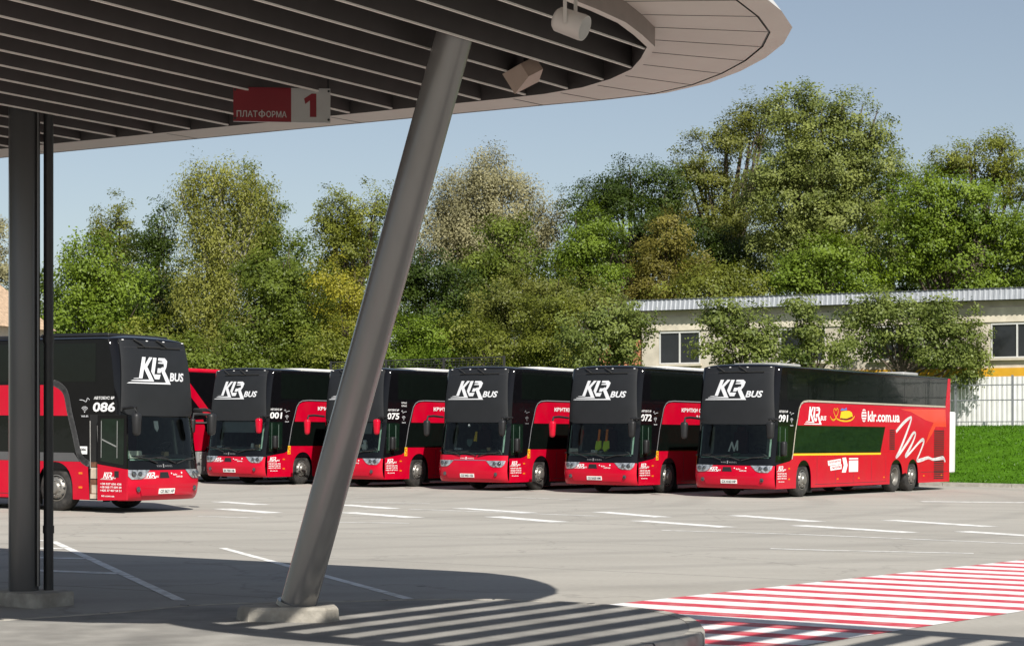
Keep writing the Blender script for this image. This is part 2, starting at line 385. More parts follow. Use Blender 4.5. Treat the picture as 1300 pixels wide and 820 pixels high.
def coach(pos, th, label, group=None, number=None, mirrors=('black', 'black'), style='red', plate='', side_art=False, grey_trim=False,
          door_open=False, high_front=False, blind=False, ticket_text=False, extras=(), side_text2=None, name='double_decker_coach'):
    rz = -th
    X = Vector((math.cos(rz), math.sin(rz), 0))
    c = Vector((pos[0], pos[1], 0))
    c.z = G(c.x, c.y)
    n = Vector((-GB, -GC, 1)).normalized()
    t = thing(name, label, 'coach', c, 0, group)
    q = Vector((0, 0, 1)).rotation_difference(n); t.rotation_mode = 'QUATERNION'
    t.rotation_quaternion = q @ Matrix.Rotation(rz, 3, 'Z').to_quaternion()
    wtop = 1.10 if high_front else .93
    # --- shell: the black upper body, its roof and rear wall
    def mk_shell():
        b = MB(); zs = [2.1 + (3.78 - 2.1) * j / 12 for j in range(13)]
        b.grid(lambda x, z: S(x, z), XS(), zs)
        for sg in (-1, 1):                            # pillars beside the windscreen, then the flat side
            b.grid(lambda x, z: S(sg * x, z), [1.165, 1.20, 1.23, 1.25, 1.265, W2], [.93 + (2.1 - .93) * j / 6 for j in range(7)])
            zz = [.93 + (3.78 - .93) * j / 18 for j in range(19)]
            b.grid(lambda k, z: Vector((sg * W2, sfront(W2, z) + (LEN - sfront(W2, z)) * k, z)), [0, .04, .2, .4, .6, .8, 1], zz)
        b.grid(lambda x, z: S(x, z), XS(), [.93, .98, 1.04, 1.09, 1.13])       # black band under the windscreen
        ph = [math.pi / 2 * k / 6 for k in range(7)]
        b.grid(lambda x, p: Vector((x, sfront(x, 3.78) + .42 * (1 - math.cos(p)), 3.78 + (ZROOF(x) - 3.78) * math.sin(p))), XS(), ph)
        b.grid(lambda x, k: Vector((x, (sfront(x, 3.78) + .42) * (1 - k) + LEN * k, ZROOF(x) )), XS(), [0, .3, .6, 1])
        xs = XS(); b.add([(x, LEN, .5) for x in xs] + [(x, LEN, ZROOF(x)) for x in xs], [(i, i + 1, len(xs) + i + 1, len(xs) + i) for i in range(len(xs) - 1)])
        return b.mesh('body', M_BLACK, 40)
    link('body', cached('shell', mk_shell), t)
    def mk_ch():
        b = MB(); b.box(-.93, .93, .5, 13.6, .34, .95); b.box(-1.2, 1.2, 3.0, 8.4, .24, .9); b.box(-1.2, 1.2, 11.5, 13.8, .3, .9); b.box(-1.1, 1.1, .45, 1.5, .26, .6)
        for s in (SF, SD, ST): b.tube([(-1.0, s, .51), (1.0, s, .51)], .1, 8)
        for sg in (-1, 1):
            for s in (SF + .62, ST + .62): b.box(sg * 1.0, sg * 1.25, s, s + .02, .12, .5)
        b.box(-.95, .95, .6, 12.9, .95, 1.0)
        return b.mesh('chassis', M_CHASSIS, 30)
    link('chassis', cached('chassis', mk_ch), t)
    # --- roof cover
    def mk_roof():
        b = MB(); b.rbox((0, 7.6, 3.848), (2.36, 10.8, .12), .05, 3)
        b.rbox((0, 9.8, 3.94), (1.7, 1.6, .08), .03, 3)
        return b.mesh('roof', M_ROOFW, 40)
    def mk_roof_low():
        b = MB(); b.rbox((.1, 2.1, 3.875), (1.5, 1.5, .12), .05, 3); b.rbox((0, 11.6, 3.90), (1.6, 1.3, .12), .05, 3)
        return b.mesh('roof_unit', mat('grey roof unit', (.34, .34, .33), .5, var=.1), 40)
    def mk_roof_black():
        b = MB(); b.rbox((0, 1.9, 3.89), (2.0, 2.0, .08), .03, 3); b.rbox((0, 8.2, 3.84), (2.3, 10.6, .13), .05, 3)
        for k in range(12): b.box(-.9, .9, 1.1 + k * .14, 1.16 + k * .14, 3.92, 3.95)
        return b.mesh('roof', M_CAP, 40)
    if style == 'side': link('roof_unit', cached('roofl', mk_roof_low), t)
    elif door_open: link('roof', cached('roofb', mk_roof_black), t)
    elif style == 'hidden':
        b = MB(); b.rbox((0, 7.0, 3.83), (2.56, 13.2, .16), .06, 3); obj('roof', b, M_RED, t)
    else: link('roof', cached('roof', mk_roof), t)
    # --- front: bumper, cap, glass, lamps
    def mk_bump():
        b = front_patch('front_bumper', .27, wtop, W2, .004, M_RED, t, nz=14)
        return b.mesh('front_bumper', M_RED, 40)
    bump_ = link('front_bumper', cached(('bump', wtop), mk_bump), t)
    def mk_lip():
        b = front_patch('bumper_lip', .385, .535, lambda z: .84 + .5 * (z - .4), .022, M_RED, t, nz=4); return b.mesh('bumper_lip', M_RED, 40)
    link('bumper_lip', cached('lip', mk_lip), bump_)
    def mk_cap():
        b = front_patch('cap', 2.12, 3.79, lambda z: 1.195 - .062 * (z - 2.12), .028, M_CAP, t, zb=lambda u: .10 * abs(u) ** 10, nz=14); return b.mesh('front_cap', M_CAP, 50)
    cap = link('front_cap', cached('cap', mk_cap), t)
    def mk_seam():
        b = MB()
        lay(b, stroke([(-1.02, 3.60), (-.95, 3.62), (1.0, 3.62), (1.05, 3.60)], .022), S, .031, step=.12)
        return b.mesh('cap_seam', M_INK, None)
    link('cap_seam', cached('seam', mk_seam), cap)
    def mk_ws():
        b = MB(); z0 = 1.13 if not high_front else 1.11
        b.grid(lambda x, z: S(x, z, -.012), XS(-1.17, 1.17), [z0 + (2.13 - z0) * j / 8 for j in range(9)]); return b.mesh('windscreen', M_WS, 60)
    ws = link('windscreen', cached(('ws', high_front), mk_ws), t)
    def mk_edge():  # pale green strips paint in the reflection along the pane edges
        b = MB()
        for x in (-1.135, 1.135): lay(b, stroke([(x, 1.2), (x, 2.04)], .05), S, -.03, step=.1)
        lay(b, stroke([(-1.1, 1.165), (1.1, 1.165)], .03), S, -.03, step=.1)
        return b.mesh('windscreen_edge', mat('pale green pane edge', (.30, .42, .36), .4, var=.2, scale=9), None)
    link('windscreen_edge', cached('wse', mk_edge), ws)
    def mk_in():
        b = MB()
        xs = XS(-1.12, 1.12)
        b.grid(lambda x, k: Vector((x, sfront(x, 1.15) + .10 + k * .75, 1.19 + .09 * math.sin(k * math.pi) - .02 * k)), xs, [0, .2, .4, .6, .8, 1])
        b.box(-1.12, 1.12, .85, .9, .95, 1.19); b.box(-1.2, 1.2, 2.3, 2.34, .9, 2.2); b.box(-1.2, 1.2, .5, 2.34, .93, .98)
        b.box(-1.2, 1.2, .5, 2.34, 2.12, 2.16)
        for sg in (-1, 1): b.box(sg * 1.20, sg * 1.25, .6, 2.3, .95, 2.16)
        return b.mesh('cab_interior', M_INT, 40)
    cabi = link('cab_interior', cached('cab', mk_in), t)
    def mk_st():
        b = MB(); m = Matrix.Rotation(R(-35), 3, 'X'); c0 = Vector((.62, .72, 1.42))
        ring = [c0 + m @ Vector((.22 * math.cos(a), .22 * math.sin(a), 0)) for a in [2 * math.pi * k / 20 for k in range(21)]]
        b.tube(ring, .016, 6, cap=False); b.tube([c0 + m @ Vector((-.2, 0, 0)), c0 + m @ Vector((.2, 0, 0))], .015, 6); b.tube([c0, c0 + m @ Vector((0, 0, -.35))], .03, 6)
        return b.mesh('steering_wheel', M_DARK, 40)
    link('steering_wheel', cached('steer', mk_st), cabi)
    def mk_seat():
        b = MB(); b.rbox((0, 0, 1.22), (.5, .5, .14), .05, 2); b.rbox((0, .27, 1.58), (.48, .14, .66), .05, 2); b.rbox((0, .29, 1.97), (.28, .1, .2), .04, 2); b.box(-.15, .15, -.15, .15, .96, 1.16)
        return b.mesh('seat', M_SEAT, 40)
    for x in (.62, -.55): link('seat', cached('seat', mk_seat), cabi, (x, 1.45, 0))
    def mk_lamp(sg):
        def f():
            b = MB(); o = (.62, .735, 1.2, .945)
            poly = [(.60, .935), (1.16, .94), (1.225, .935), (1.20, .82), (1.12, .735), (.86, .74), (.76, .79)]
            lay(b, poly_tris([(sg * x, z) for x, z in poly]), S, .018, step=.05)
            return b.mesh('headlight', M_LAMP, 30)
        return f
    def mk_lens(sg):
        def f():
            b = MB()
            for x, z, r in ((1.06, .845, .065), (.90, .85, .055)):
                pr = [(r, 0), (r * .95, .02), (r * .6, .04), (0, .048)]
                o = S(sg * x, z, .015)
                b.lathe([(a, -w) for a, w in pr], 16, 'y', o)
            return b.mesh('lens', M_LENS, 40)
        return f
    for sg in (-1, 1):
        hl = link('headlight', cached(('hl', sg), mk_lamp(sg)), t); link('lens', cached(('lens', sg), mk_lens(sg)), hl)
        def mk_fog(sg=sg):
            b = MB(); b.lathe([(.06, .0), (.06, -.02), (.045, -.03), (0, -.025)], 16, 'y', S(sg * .95, .52, .01)); return b.mesh('fog_light', M_LENS, 40)
        link('fog_light', cached(('fog', sg), mk_fog), t)
    def mk_cam():
        b = MB(); b.prism([(-.27, .885), (-.02, .885), (.02, .755), (-.30, .755)], S, 0, .012); return b.mesh('grille_opening', M_DARK, None)
    if not high_front: link('grille_opening', cached('grille', mk_cam), t)
    else:
        b = MB(); lay(b, stroke([(-.60, .945), (.60, .945)], .018), S, .012, step=.1); obj('chrome_strip', b, M_ALLOY, t, None)
    b = MB(); zc = 1.0 if high_front else 1.02
    lay(b, text_fit('VAN', -.36, -.20, zc - .022, zc + .022, .02, 0, 1.5), S, .008); lay(b, text_fit('HOOL', -.08, .16, zc - .022, zc + .022, .02, 0, 1.5), S, .008)
    lay(b, poly_tris([(-.16, zc - .035), (-.12, zc - .035), (-.12, zc + .045), (-.16, zc + .045)]), S, .008)
    obj('maker_lettering', b, M_LGREY if high_front else M_DIMW, t, None)
    # plate
    b = MB(); b.prism([(-.33, .415), (.19, .415), (.19, .53), (-.33, .53)], S, .02, .038); pl = obj('number_plate', b, M_PLATE, t, None)
    if plate:
        b = MB(); lay(b, text_fit(plate, -.29, .16, .437, .508, .01), S, .042); obj('plate_lettering', b, M_INK, pl, None)
    # wipers
    for x0, x1, z0, z1 in ((-.35, -1.0, 1.08, 1.22), (.25, -.35, 1.08, 1.19), (.3, .95, 1.07, 1.17)):
        def mk_wip(x0=x0, x1=x1, z0=z0, z1=z1):
            b = MB(); b.tube([S(x0, z0, .03), S((x0 + x1) / 2, (z0 + z1) / 2 + .03, .05), S(x1, z1, .03)], .014, 6); b.tube([S(x1 - .3, z1 - .01, .022), S(x1 + .3 if x1 < .7 else x1 + .1, z1 + .03, .022)], .011, 6)
            return b.mesh('wiper', M_RUB, 40)
        link('wiper', cached(('wip', x0), mk_wip), t)
    for x in (-.42, .30):
        def mk_wipu(x=x):
            b = MB(); b.tube([S(x - .28, 3.80, .05), S(x - .12, 3.70, .07), S(x, 3.63, .06)], .022, 6); b.tube([S(x - .2, 3.625, .05), S(x + .52, 3.635, .05)], .02, 6)
            return b.mesh('upper_wiper', M_RUB, 40)
        link('upper_wiper', cached(('wipu', x), mk_wipu), cap)
    for x in (-1.0, -.28, .28, 1.0):
        def mk_mark(x=x):
            b = MB(); b.rbox(S(x, 3.765, .035), (.06, .03, .025), .008, 1); return b.mesh('marker_light', M_WHITE, 40)
        link('marker_light', cached(('mark', x), mk_mark), cap)
    # front logo and lettering
    def mk_logo():
        b = MB(); tr = logo_tris(-.62, 2.94, .22, 3.41); lay(b, tr, S, .033, step=.12)
        return b.mesh('front_logo', M_LGREY, None)
    link('front_logo', cached('flogo', mk_logo), cap)
    def mk_bus():
        b = MB(); lay(b, text_fit('BUS', .30, .84, 2.90, 3.09, .03, .25), S, .033, step=.12); return b.mesh('logo_lettering', M_LGREY, None)
    link('logo_lettering', cached('fbus', mk_bus), cap)
    if not high_front:
        def mk_sl(k):
            def f():
                b = MB()
                if k == 0: lay(b, logo_tris(-.70, .775, -.46, .885), S, .012, step=.1)
                if k == 1: lay(b, text_fit('BUS', -.44, -.34, .768, .81, .02, .2), S, .012)
                if k == 2: lay(b, text_fit('klr', .16, .30, .81, .85, .01), S, .012); lay(b, text_fit('com.ua', .26, .48, .765, .80, .015), S, .012)
                if k == 3: lay(b, poly_tris(disc(.10, .855, .018)), S, .012)
                if k == 4: lay(b, poly_tris(disc(.46, .865, .022)), S, .012)
                return b.mesh('lettering', M_WHITE, None)
            return f
        for k, nm_ in enumerate(('bumper_logo', 'logo_lettering', 'bumper_lettering', 'round_mark', 'round_mark')): link(nm_, cached(('slogo', k), mk_sl(k)), t)
    # mirrors
    mo_s = -.18 if door_open else -.46
    for sg, colr in ((1, mirrors[1]), (-1, mirrors[0])):
        mm = {'black': M_DARK, 'red': M_RED}[colr]
        b = MB()
        if sg > 0:
            b.rbox((1.31, -.14, 1.95), (.24, .2, .50), .08, 3, taper=.8); mo = obj('mirror', b, mm, t)
            b = MB(); b.tube([(1.2, .28, 2.28), (1.32, .05, 2.29), (1.33, -.12, 2.24), (1.32, -.13, 2.15)], .035, 8); b.rbox((1.3, .14, 2.27), (.3, .3, .07), .03, 2); obj('mirror_arm', b, M_DARK, mo)
        else:
            b.rbox((-1.30, mo_s, 1.93), (.22, .2, .50), .08, 3, taper=.8); mo = obj('mirror', b, mm, t)
            b = MB(); b.tube([(-1.2, .28, 2.28), (-1.27, mo_s * .3, 2.31), (-1.30, mo_s * .87, 2.29), (-1.30, mo_s, 2.16)], .035, 8); obj('mirror_arm', b, M_DARK, mo)
    def mk_low():
        b = MB(); b.rbox((W2 + .10, .62, 1.43), (.16, .2, .42), .06, 3); b.tube([(W2, .66, 1.22), (W2 + .08, .62, 1.26)], .02, 6); return b.mesh('kerb_mirror', M_DARK, 40)
    if not door_open and not side_art: link('kerb_mirror', cached('lowm', mk_low), t)
    elif side_art: link('kerb_mirror', cached('lowm', mk_low), t)
    # wheels
    for sg in (-1, 1):
        put_wheel(t, sg, SF, False); put_wheel(t, sg, SD, True); put_wheel(t, sg, ST, False)
    # --- sides
    for sg in (-1, 1):
        fn = side_fn(sg)
        opened = door_open and sg < 0
        ztop_low = 1.10 if grey_trim else 1.29
        def mk_low_panel(sg=sg, opened=opened):
            b = MB(); f0 = 1.16 if opened else .335
            poly = [(f0, .27)] + arch(SF, .53, .60, 1.09) + arch(SD, .55, .5, 1.06)[:-1] + [(ST - .62, .62)] + arch(ST, .5, .55, 1.06)[1:] + [(LEN, .27)]
            poly += [(LEN, ztop_low), (1.43, ztop_low), (1.38, 1.13), (1.22, 1.06)]
            poly += ([] if opened else [(1.0, 1.035 if not high_front else 1.02), (.335, .955 if not high_front else 1.01)])
            b.prism(poly, side_fn(sg), 0, .008)
            poly2 = [(9.0, .27)]
            return b.mesh('lower_panel', M_RED, None)
        if style != 'hidden' or sg < 0:
            lp = link('lower_panel', cached(('lowp', sg, ztop_low, opened, high_front), mk_low_panel), t)
        else:
            lp = t
        up_poly = [(1.735, 2.11), (1.80, 2.35), (1.88, 2.58), (1.96, 2.68), (2.1, 2.75), (2.3, 2.785), (2.5, 2.79), (13.52, 2.79), (13.74, 3.80), (LEN, 3.80), (LEN, ztop_low + .002), (7.92, ztop_low + .002), (8.29, 2.11)]
        if grey_trim: up_poly = up_poly[:-2] + [(7.92, 1.30), (8.29, 2.11)]; up_poly[-3] = (LEN, 1.30)
        def mk_up(sg=sg):
            b = MB(); b.prism(up_poly, side_fn(sg), 0, .007); return b.mesh('upper_panel', M_RED, None)
        if style != 'hidden':
            up = link('upper_panel', cached(('up', sg, ztop_low, grey_trim), mk_up), t)
        if style == 'hidden':
            b = MB()
            b.prism([(.60, 3.62), (.60, 3.18), (1.92, 2.03), (2.6, 1.45), (2.6, 1.95), (1.92, 2.40)], fn, 0, .008)
            b.prism([(1.05, 2.14), (1.52, 2.16), (1.66, 1.75), (1.95, 1.45), (1.6, 1.08), (1.05, 1.08)], fn, 0, .008)
            obj('diagonal_stripe', b, M_RED, t, None)
            b = MB(); b.obox(fn(1.0, 2.35, .03), fn(5, 2.35, .03), .03, .06); b.obox(fn(1.0, 2.05, .03), fn(5, 2.05, .03), .03, .05); obj('window_bar', b, M_GREYP, t)
            if sg > 0:
                b = MB(); b.rbox((W2 + .1, 1.5, .66), (.2, .85, .78), .04, 2)
                for k in range(4): b.rbox((W2 + .2, 1.2 + k * .2, .66 + .2 * (-1) ** k), (.05, .09, .16), .02, 1)
                obj('equipment_box', b, mat('dull zinc', (.42, .42, .41), .4, metal=.6, var=.2), t)
            continue
        # windows
        def mk_win(sg=sg):
            b = MB(); b.prism([(1.74, 2.095), (8.27, 2.095), (7.91, 1.305), (1.45, 1.305)], side_fn(sg), 0, .004)
            return b.mesh('lower_window', M_BGLASS if not side_art else M_GGLASS, None)
        lw = link('lower_window', cached(('lw', sg, side_art), mk_win), t)
        xs_ = [1.0, 2.45, 4.3, 6.15, 8.0, 9.85, 11.7, 13.5]
        for i in range(7):
            def mk_upw(sg=sg, i=i):
                b = MB(); e0 = xs_[i] + .012; e1 = xs_[i + 1] - .012 if i < 6 else 13.5; e1t = e1 if i < 6 else 13.70
                b.prism([(e0, 2.86), (e1, 2.86), (e1t, 3.70), (e0, 3.70)], side_fn(sg), 0, .004); return b.mesh('upper_window', M_BGLASS, None)
            link('upper_window', cached(('uw', sg, i), mk_upw), t)
        if not opened:
            def mk_dw(sg=sg):
                b = MB(); b.prism([(.42, 2.08), (1.1, 2.08), (1.08, 1.2), (.42, 1.1)], side_fn(sg), 0, .004); return b.mesh('side_window', M_GGLASS, None)
            sw = link('side_window', cached(('dw', sg), mk_dw), t)
            def mk_dwf(sg=sg):
                b = MB(); g = side_fn(sg)
                lay(b, stroke([(.55, 1.2), (.55, 2.05)], .02), g, .006); lay(b, stroke([(.9, 1.25), (.9, 2.0)], .035), g, .006)
                return b.mesh('window_frame', mat('green grey frame', (.10, .14, .12), .4), None)
            link('window_frame', cached(('dwf', sg), mk_dwf), sw)
        # trim line
        trim = [(1.36, 1.12), (1.42, 1.28), (1.58, 1.95), (1.72, 2.32), (1.82, 2.6), (1.95, 2.74), (2.12, 2.81), (2.45, 2.835), (13.5, 2.835)]
        b = MB()
        if grey_trim:
            lay(b, stroke(smooth_path([(1.2, 1.06), (1.36, 1.14), (1.48, 1.3), (1.60, 1.7), (1.76, 2.2), (1.86, 2.58), (2.0, 2.74), (2.2, 2.83)], 5), .15), fn, .010)
            lay(b, poly_tris([(1.45, 1.105), (LEN, 1.105), (LEN, 1.295), (1.62, 1.295)]), fn, .0095)
            obj('grey_trim', b, M_GREYP, t, None)
        else:
            lay(b, stroke(trim, .055 if side_art else .03), fn, .011); obj('panel_trim', b, M_BEIGE if side_art else M_DIMW, t, None)
        def mk_gap(sg=sg):
            b = MB(); g = side_fn(sg)
            for s_ in (3.1, 4.45, 5.8, 7.2, 8.35): lay(b, stroke([(s_, .36), (s_, 1.2 if not grey_trim else 1.08)], .016), g, .0085)
            lay(b, stroke([(2.95, .36), (8.4, .36)], .014), g, .0085); lay(b, stroke([(11.35, .62), (LEN - .1, .62)], .014), g, .0085); lay(b, stroke([(LEN - .55, 1.3), (LEN - .55, 2.75)], .014), g, .0098)
            return b.mesh('panel_gap', M_INK, None)
        link('panel_gap', cached(('gap', sg, grey_trim), mk_gap), t)
        # small lamps, vents
        for s, z in ((1.17, .85), (1.17, .54), (4.6, .5), (6.2, .5), (8.2, .5), (11.6, .5), (13.2, .5)):
            if s < 1.3 and opened: s += .25
            b = MB(); b.prism([(s - .05, z - .022), (s + .05, z - .022), (s + .05, z + .022), (s - .05, z + .022)], fn, .008, .016)
            obj('marker_lamp', b, M_AMBER, t, None)
        for s0, s1, z0, z1, n in ((8.63, 9.06, 1.38, 2.05, 11), (12.5, 13.4, .38, 2.05, 26)):
            def mk_vent(sg=sg, s0=s0, s1=s1, z0=z0, z1=z1, n=n):
                b = MB(); g = side_fn(sg)
                for k in range(n):
                    z = z0 + (z1 - z0) * k / n; b.prism([(s0, z), (s1, z), (s1, z + (z1 - z0) / n * .58), (s0, z + (z1 - z0) / n * .58)], g, .008, .012)
                return b.mesh('vent_grille', M_DARK, None)
            link('vent_grille', cached(('vent', sg, s0), mk_vent), t)
        # lettering shared by every coach (reading direction depends on the side)
        def T(body, s0, s1, z0, z1, bold=.03, shear=0.0, d=.013, mats=M_WHITE, nm='lettering', par=None):
            tr = text_fit(body, 0, s1 - s0, z0, z1, bold, shear)
            tr = [[((s0 + a) if sg > 0 else (s1 - a), z) for a, z in tri] for tri in tr]
            b = MB(); lay(b, tr, fn, d); return obj(nm, b, mats, par or t, None)
        def LG(s0, s1, z0, z1, nm='side_logo', lean=.3, bus=None):
            tr = logo_tris(0, z0, s1 - s0, z1, lean); tr = [[((s0 + a) if sg > 0 else (s1 - a), z) for a, z in tri] for tri in tr]
            b = MB(); lay(b, tr, fn, .013)
            if bus:
                tr = text_fit('BUS', bus[0] - s0, bus[1] - s0, bus[2], bus[3], .03, .2); lay(b, [[((s0 + a) if sg > 0 else (s1 - a), z) for a, z in tri] for tri in tr], fn, .013)
            return obj(nm, b, M_WHITE, t, None)
        if number:
            T('АВТОБУС №', .47, 1.06, 2.47, 2.535, .02, .15, .006); T(number, .45, 1.08, 2.2, 2.41, .03, .1, .006, nm='fleet_number')
        dso = 0.0
        if not opened:
            LG(.47, .76, .80, .93, 'side_logo', .3, (.80, .95, .79, .84))
            for k, tx in enumerate(('+38 037 636 436', '+38 068 77 009 20', '+420 37 407 54 51')): T(tx, .38, 1.0, .685 - k * .07, .73 - k * .07, .03)
            T('klr.com.ua', .48, .85, .46, .495, .03)
        # icons beside the trim: a signature stroke, a wi-fi fan, small print
        b = MB()
        lay(b, stroke(smooth_path([(1.18, 2.46), (1.24, 2.50), (1.28, 2.42), (1.36, 2.45), (1.46, 2.46)], 4), .016), fn, .006)
        for rr in (.04, .075, .11):
            lay(b, stroke([(1.32 + rr * math.cos(a), 2.2 + rr * math.sin(a)) for a in [R(40 + 10 * k) for k in range(11)]], .018), fn, .006)
        lay(b, poly_tris(disc(1.32, 2.195, .015, n=8)), fn, .006)
        tr = text_fit('WI-FI', 0, .2, 2.08, 2.12, .02); lay(b, [[((1.22 + a) if sg > 0 else (1.42 - a), z) for a, z in tri] for tri in tr], fn, .006)
        obj('service_icons', b, M_LGREY if number else M_DIMW, t, None)
        if number in ('075',):
            for zz in (2.72, 2.62): T('КЛАС', 1.2, 1.48, zz, zz + .05, .03, 0, .006)
        if not side_art:
            if grey_trim:
                b = MB(); b.prism([(1.24, 1.27), (1.46, 1.27), (1.46, 1.44), (1.24, 1.44)], fn, .002, .006); st = obj('sticker', b, M_WHITE, t, None)
                T('086', 1.27, 1.43, 1.34, 1.40, .03, 0, .008, M_INK, 'sticker_lettering', st)
            else:
                b = MB(); ss = 1.43
                lay(b, poly_tris([(ss - .07, 1.02), (ss + .08, 1.02), (ss + .08, 1.3), (ss - .05, 1.3)]), fn, .014)
                obj('yellow_sticker', b, M_YEL, t, None)
                b = MB(); lay(b, stroke([(ss + .05, 1.25), (ss - .02, 1.24), (ss - .02, 1.17), (ss + .05, 1.15), (ss + .04, 1.07), (ss - .03, 1.06)], .03), fn, .017); obj('sticker_mark', b, M_DRED, t, None)
                if ticket_text:
                    T('КВИТКИ ОНЛАЙН', 2.95, 5.2, 2.50, 2.66, .035); T('З WI-FI СЕРВІСОМ', 3.9, 5.9, 2.30, 2.41, .03)
                T('klr.com.ua', 6.2, 9.3, 2.28, 2.62, .025)
        else:
            LG(2.48, 3.24, 2.245, 2.67, 'side_logo', .22, (3.30, 3.72, 2.27, 2.41))
            b = MB(); lay(b, poly_tris(disc(6.55, 2.455, .19, .205)), fn, .013)
            gl = obj('globe_sign', b, M_WHITE, t, None)
            b = MB()
            for zz in (-.13, -.045, .045, .13): lay(b, stroke([(6.39, 2.455 + zz), (6.71, 2.455 + zz)], .028), fn, .016)
            lay(b, stroke([(6.55, 2.26), (6.55, 2.65)], .02), fn, .016); obj('globe_lines', b, M_RED, gl, None)
            T('klr.com.ua', 6.85, 9.45, 2.265, 2.60, .025)
            b = MB()                                  # the yellow hat and heart picture
            lay(b, poly_tris([(4.72, 2.36), (4.80, 2.55), (5.1, 2.585), (5.45, 2.58), (5.62, 2.53), (5.68, 2.41), (5.3, 2.33), (4.95, 2.31)]), fn, .0125)
            lay(b, stroke(smooth_path([(4.45, 2.34), (4.75, 2.285), (5.2, 2.265), (5.6, 2.31), (5.82, 2.42)], 5), [.02] + [.045] * 19 + [.03]), fn, .013)
            lay(b, stroke(smooth_path([(4.0, 2.40), (4.12, 2.31), (4.28, 2.29), (4.42, 2.35)], 4), .045), fn, .013)
            lay(b, stroke(smooth_path([(4.42, 2.38), (4.28, 2.5), (4.26, 2.6), (4.34, 2.64), (4.42, 2.58), (4.50, 2.65), (4.58, 2.6), (4.55, 2.48), (4.42, 2.38)], 4), .03), fn, .013)
            pic = obj('side_picture', b, M_YEL, t, None)
            b = MB(); lay(b, poly_tris([(4.72, 2.58), (4.85, 2.66), (5.05, 2.64), (5.2, 2.69), (5.25, 2.60), (5.0, 2.59)]), fn, .0125); obj('picture_patch', b, M_BLUE, pic, None)
            b = MB(); lay(b, stroke(smooth_path([(4.78, 2.345), (5.2, 2.33), (5.62, 2.40)], 5), .03), fn, .0145); obj('hat_band', b, M_INK, pic, None)
            b = MB(); b.prism([(1.45, 1.225), (7.92, 1.225), (7.945, 1.285), (1.44, 1.285)], fn, .008, .0115); obj('yellow_line', b, M_YEL, t, None)
            b = MB(); lay(b, poly_tris([(9.5, 2.70), (13.50, 2.74), (13.60, 2.14), (12.62, 2.15), (12.35, 1.92), (11.72, 1.55), (12.02, 1.93), (12.44, 2.28), (11.7, 2.36), (10.4, 2.62)]), fn, .0095); obj('orange_swoosh', b, M_DRED, t, None)
            pts = [(9.16, 1.96), (9.75, 2.24), (10.25, 2.41), (10.44, 2.40), (10.1, 1.98), (9.5, 1.38), (9.18, 1.13), (9.5, 1.25), (10.2, 1.66), (10.62, 1.92), (10.82, 1.88), (10.5, 1.55), (9.98, 1.17), (10.35, 1.27), (11.05, 1.58), (11.42, 1.70), (11.55, 1.62), (11.2, 1.25), (10.98, 1.02), (11.35, 1.03), (11.95, 1.10), (12.4, 1.04), (13.0, 1.07), (13.35, 1.08), (13.5, .97)]
            sp = smooth_path(pts, 5); b = MB(); lay(b, stroke(sp, [.10 + .02 * math.sin(i * .35) for i in range(len(sp))]), fn, .0155); obj('white_scribble', b, M_WHITE, t, None)
            b = MB(); lay(b, poly_tris([(3.85, 1.055), (4.82, 1.115), (4.82, .955), (3.90, .905)]), fn, .013); lay(b, poly_tris([(4.03, .895), (4.88, .95), (4.88, .80), (4.06, .755)]), fn, .013)
            lay(b, poly_tris([(4.92, 1.14), (5.2, 1.15), (5.33, .91), (5.2, .69), (4.9, .69), (5.04, .91)]), fn, .013)
            lay(b, poly_tris([(5.43, 1.055), (6.13, 1.055), (6.13, .70), (5.43, .70)]), fn, .013); lay(b, poly_tris([(5.43, 1.09), (6.13, 1.09), (6.13, 1.13), (5.43, 1.13)]), fn, .013)
            stk = obj('ticket_sticker', b, M_WHITE, t, None)
            tr1 = text_fit('Купуй квитки', 3.93, 4.75, .945, 1.055, .0); tr2 = text_fit('онлайн', 4.13, 4.8, .80, .895, .0)
            b = MB(); lay(b, [[((a if sg > 0 else 8.68 - a), z + (a - 3.93) * .06) for a, z in tri] for tri in tr1], fn, .016); lay(b, [[((a if sg > 0 else 8.93 - a), z + (a - 4.13) * .06) for a, z in tri] for tri in tr2], fn, .016)
            obj('sticker_lettering', b, M_RED, stk, None)
    # --- rear
    def mk_rear():
        b = MB(); b.prism([(-1.25, .32), (1.25, .32), (1.25, 3.7), (-1.25, 3.7)], lambda x, z, d: Vector((x, LEN + d, z)), 0, .02); return b.mesh('rear_panel', M_RED, None)
    link('rear_panel', cached('rear', mk_rear), t)
    if side_art:
        b = MB(); b.rbox((.05, LEN + .34, 1.62), (2.4, .62, 2.1), .05, 3); bx = obj('rear_luggage_box', b, mat('white box paint', (.80, .80, .79), .4, var=.05, dirt=((.5, .48, .44), .3, 2)), t)
        b = MB(); b.box(-.9, 1.0, LEN, LEN + .5, .42, .56); b.rbox((1.1, LEN + .62, .66), (.3, .08, .04), .01, 1); obj('box_bracket', b, M_DARK, bx)
    # --- open front door with its steps
    if door_open:
        b = MB(); g = side_fn(-1)
        b.prism([(.40, .27), (1.17, .27), (1.17, 2.14), (.40, 2.14)], g, -.30, .002); dw = obj('doorway', b, M_CHASSIS, t, None)
        b = MB(); b.box(-1.285, -1.0, .86, 1.14, .30, .40, 0); b.box(-1.281, -1.0, .86, 1.14, .64, .72, 1); b.box(-1.283, -1.0, .87, 1.13, .74, .98, 0)
        b.box(-1.281, -1.1, .90, 1.10, .42, .60, 0); b.box(-1.280, -1.0, .84, 1.15, 1.0, 1.1, 1); b.box(-1.279, -1.0, .85, 1.15, .40, .64, 1)
        obj('entry_step', b, [M_CREAM, M_WOOD], dw, None)
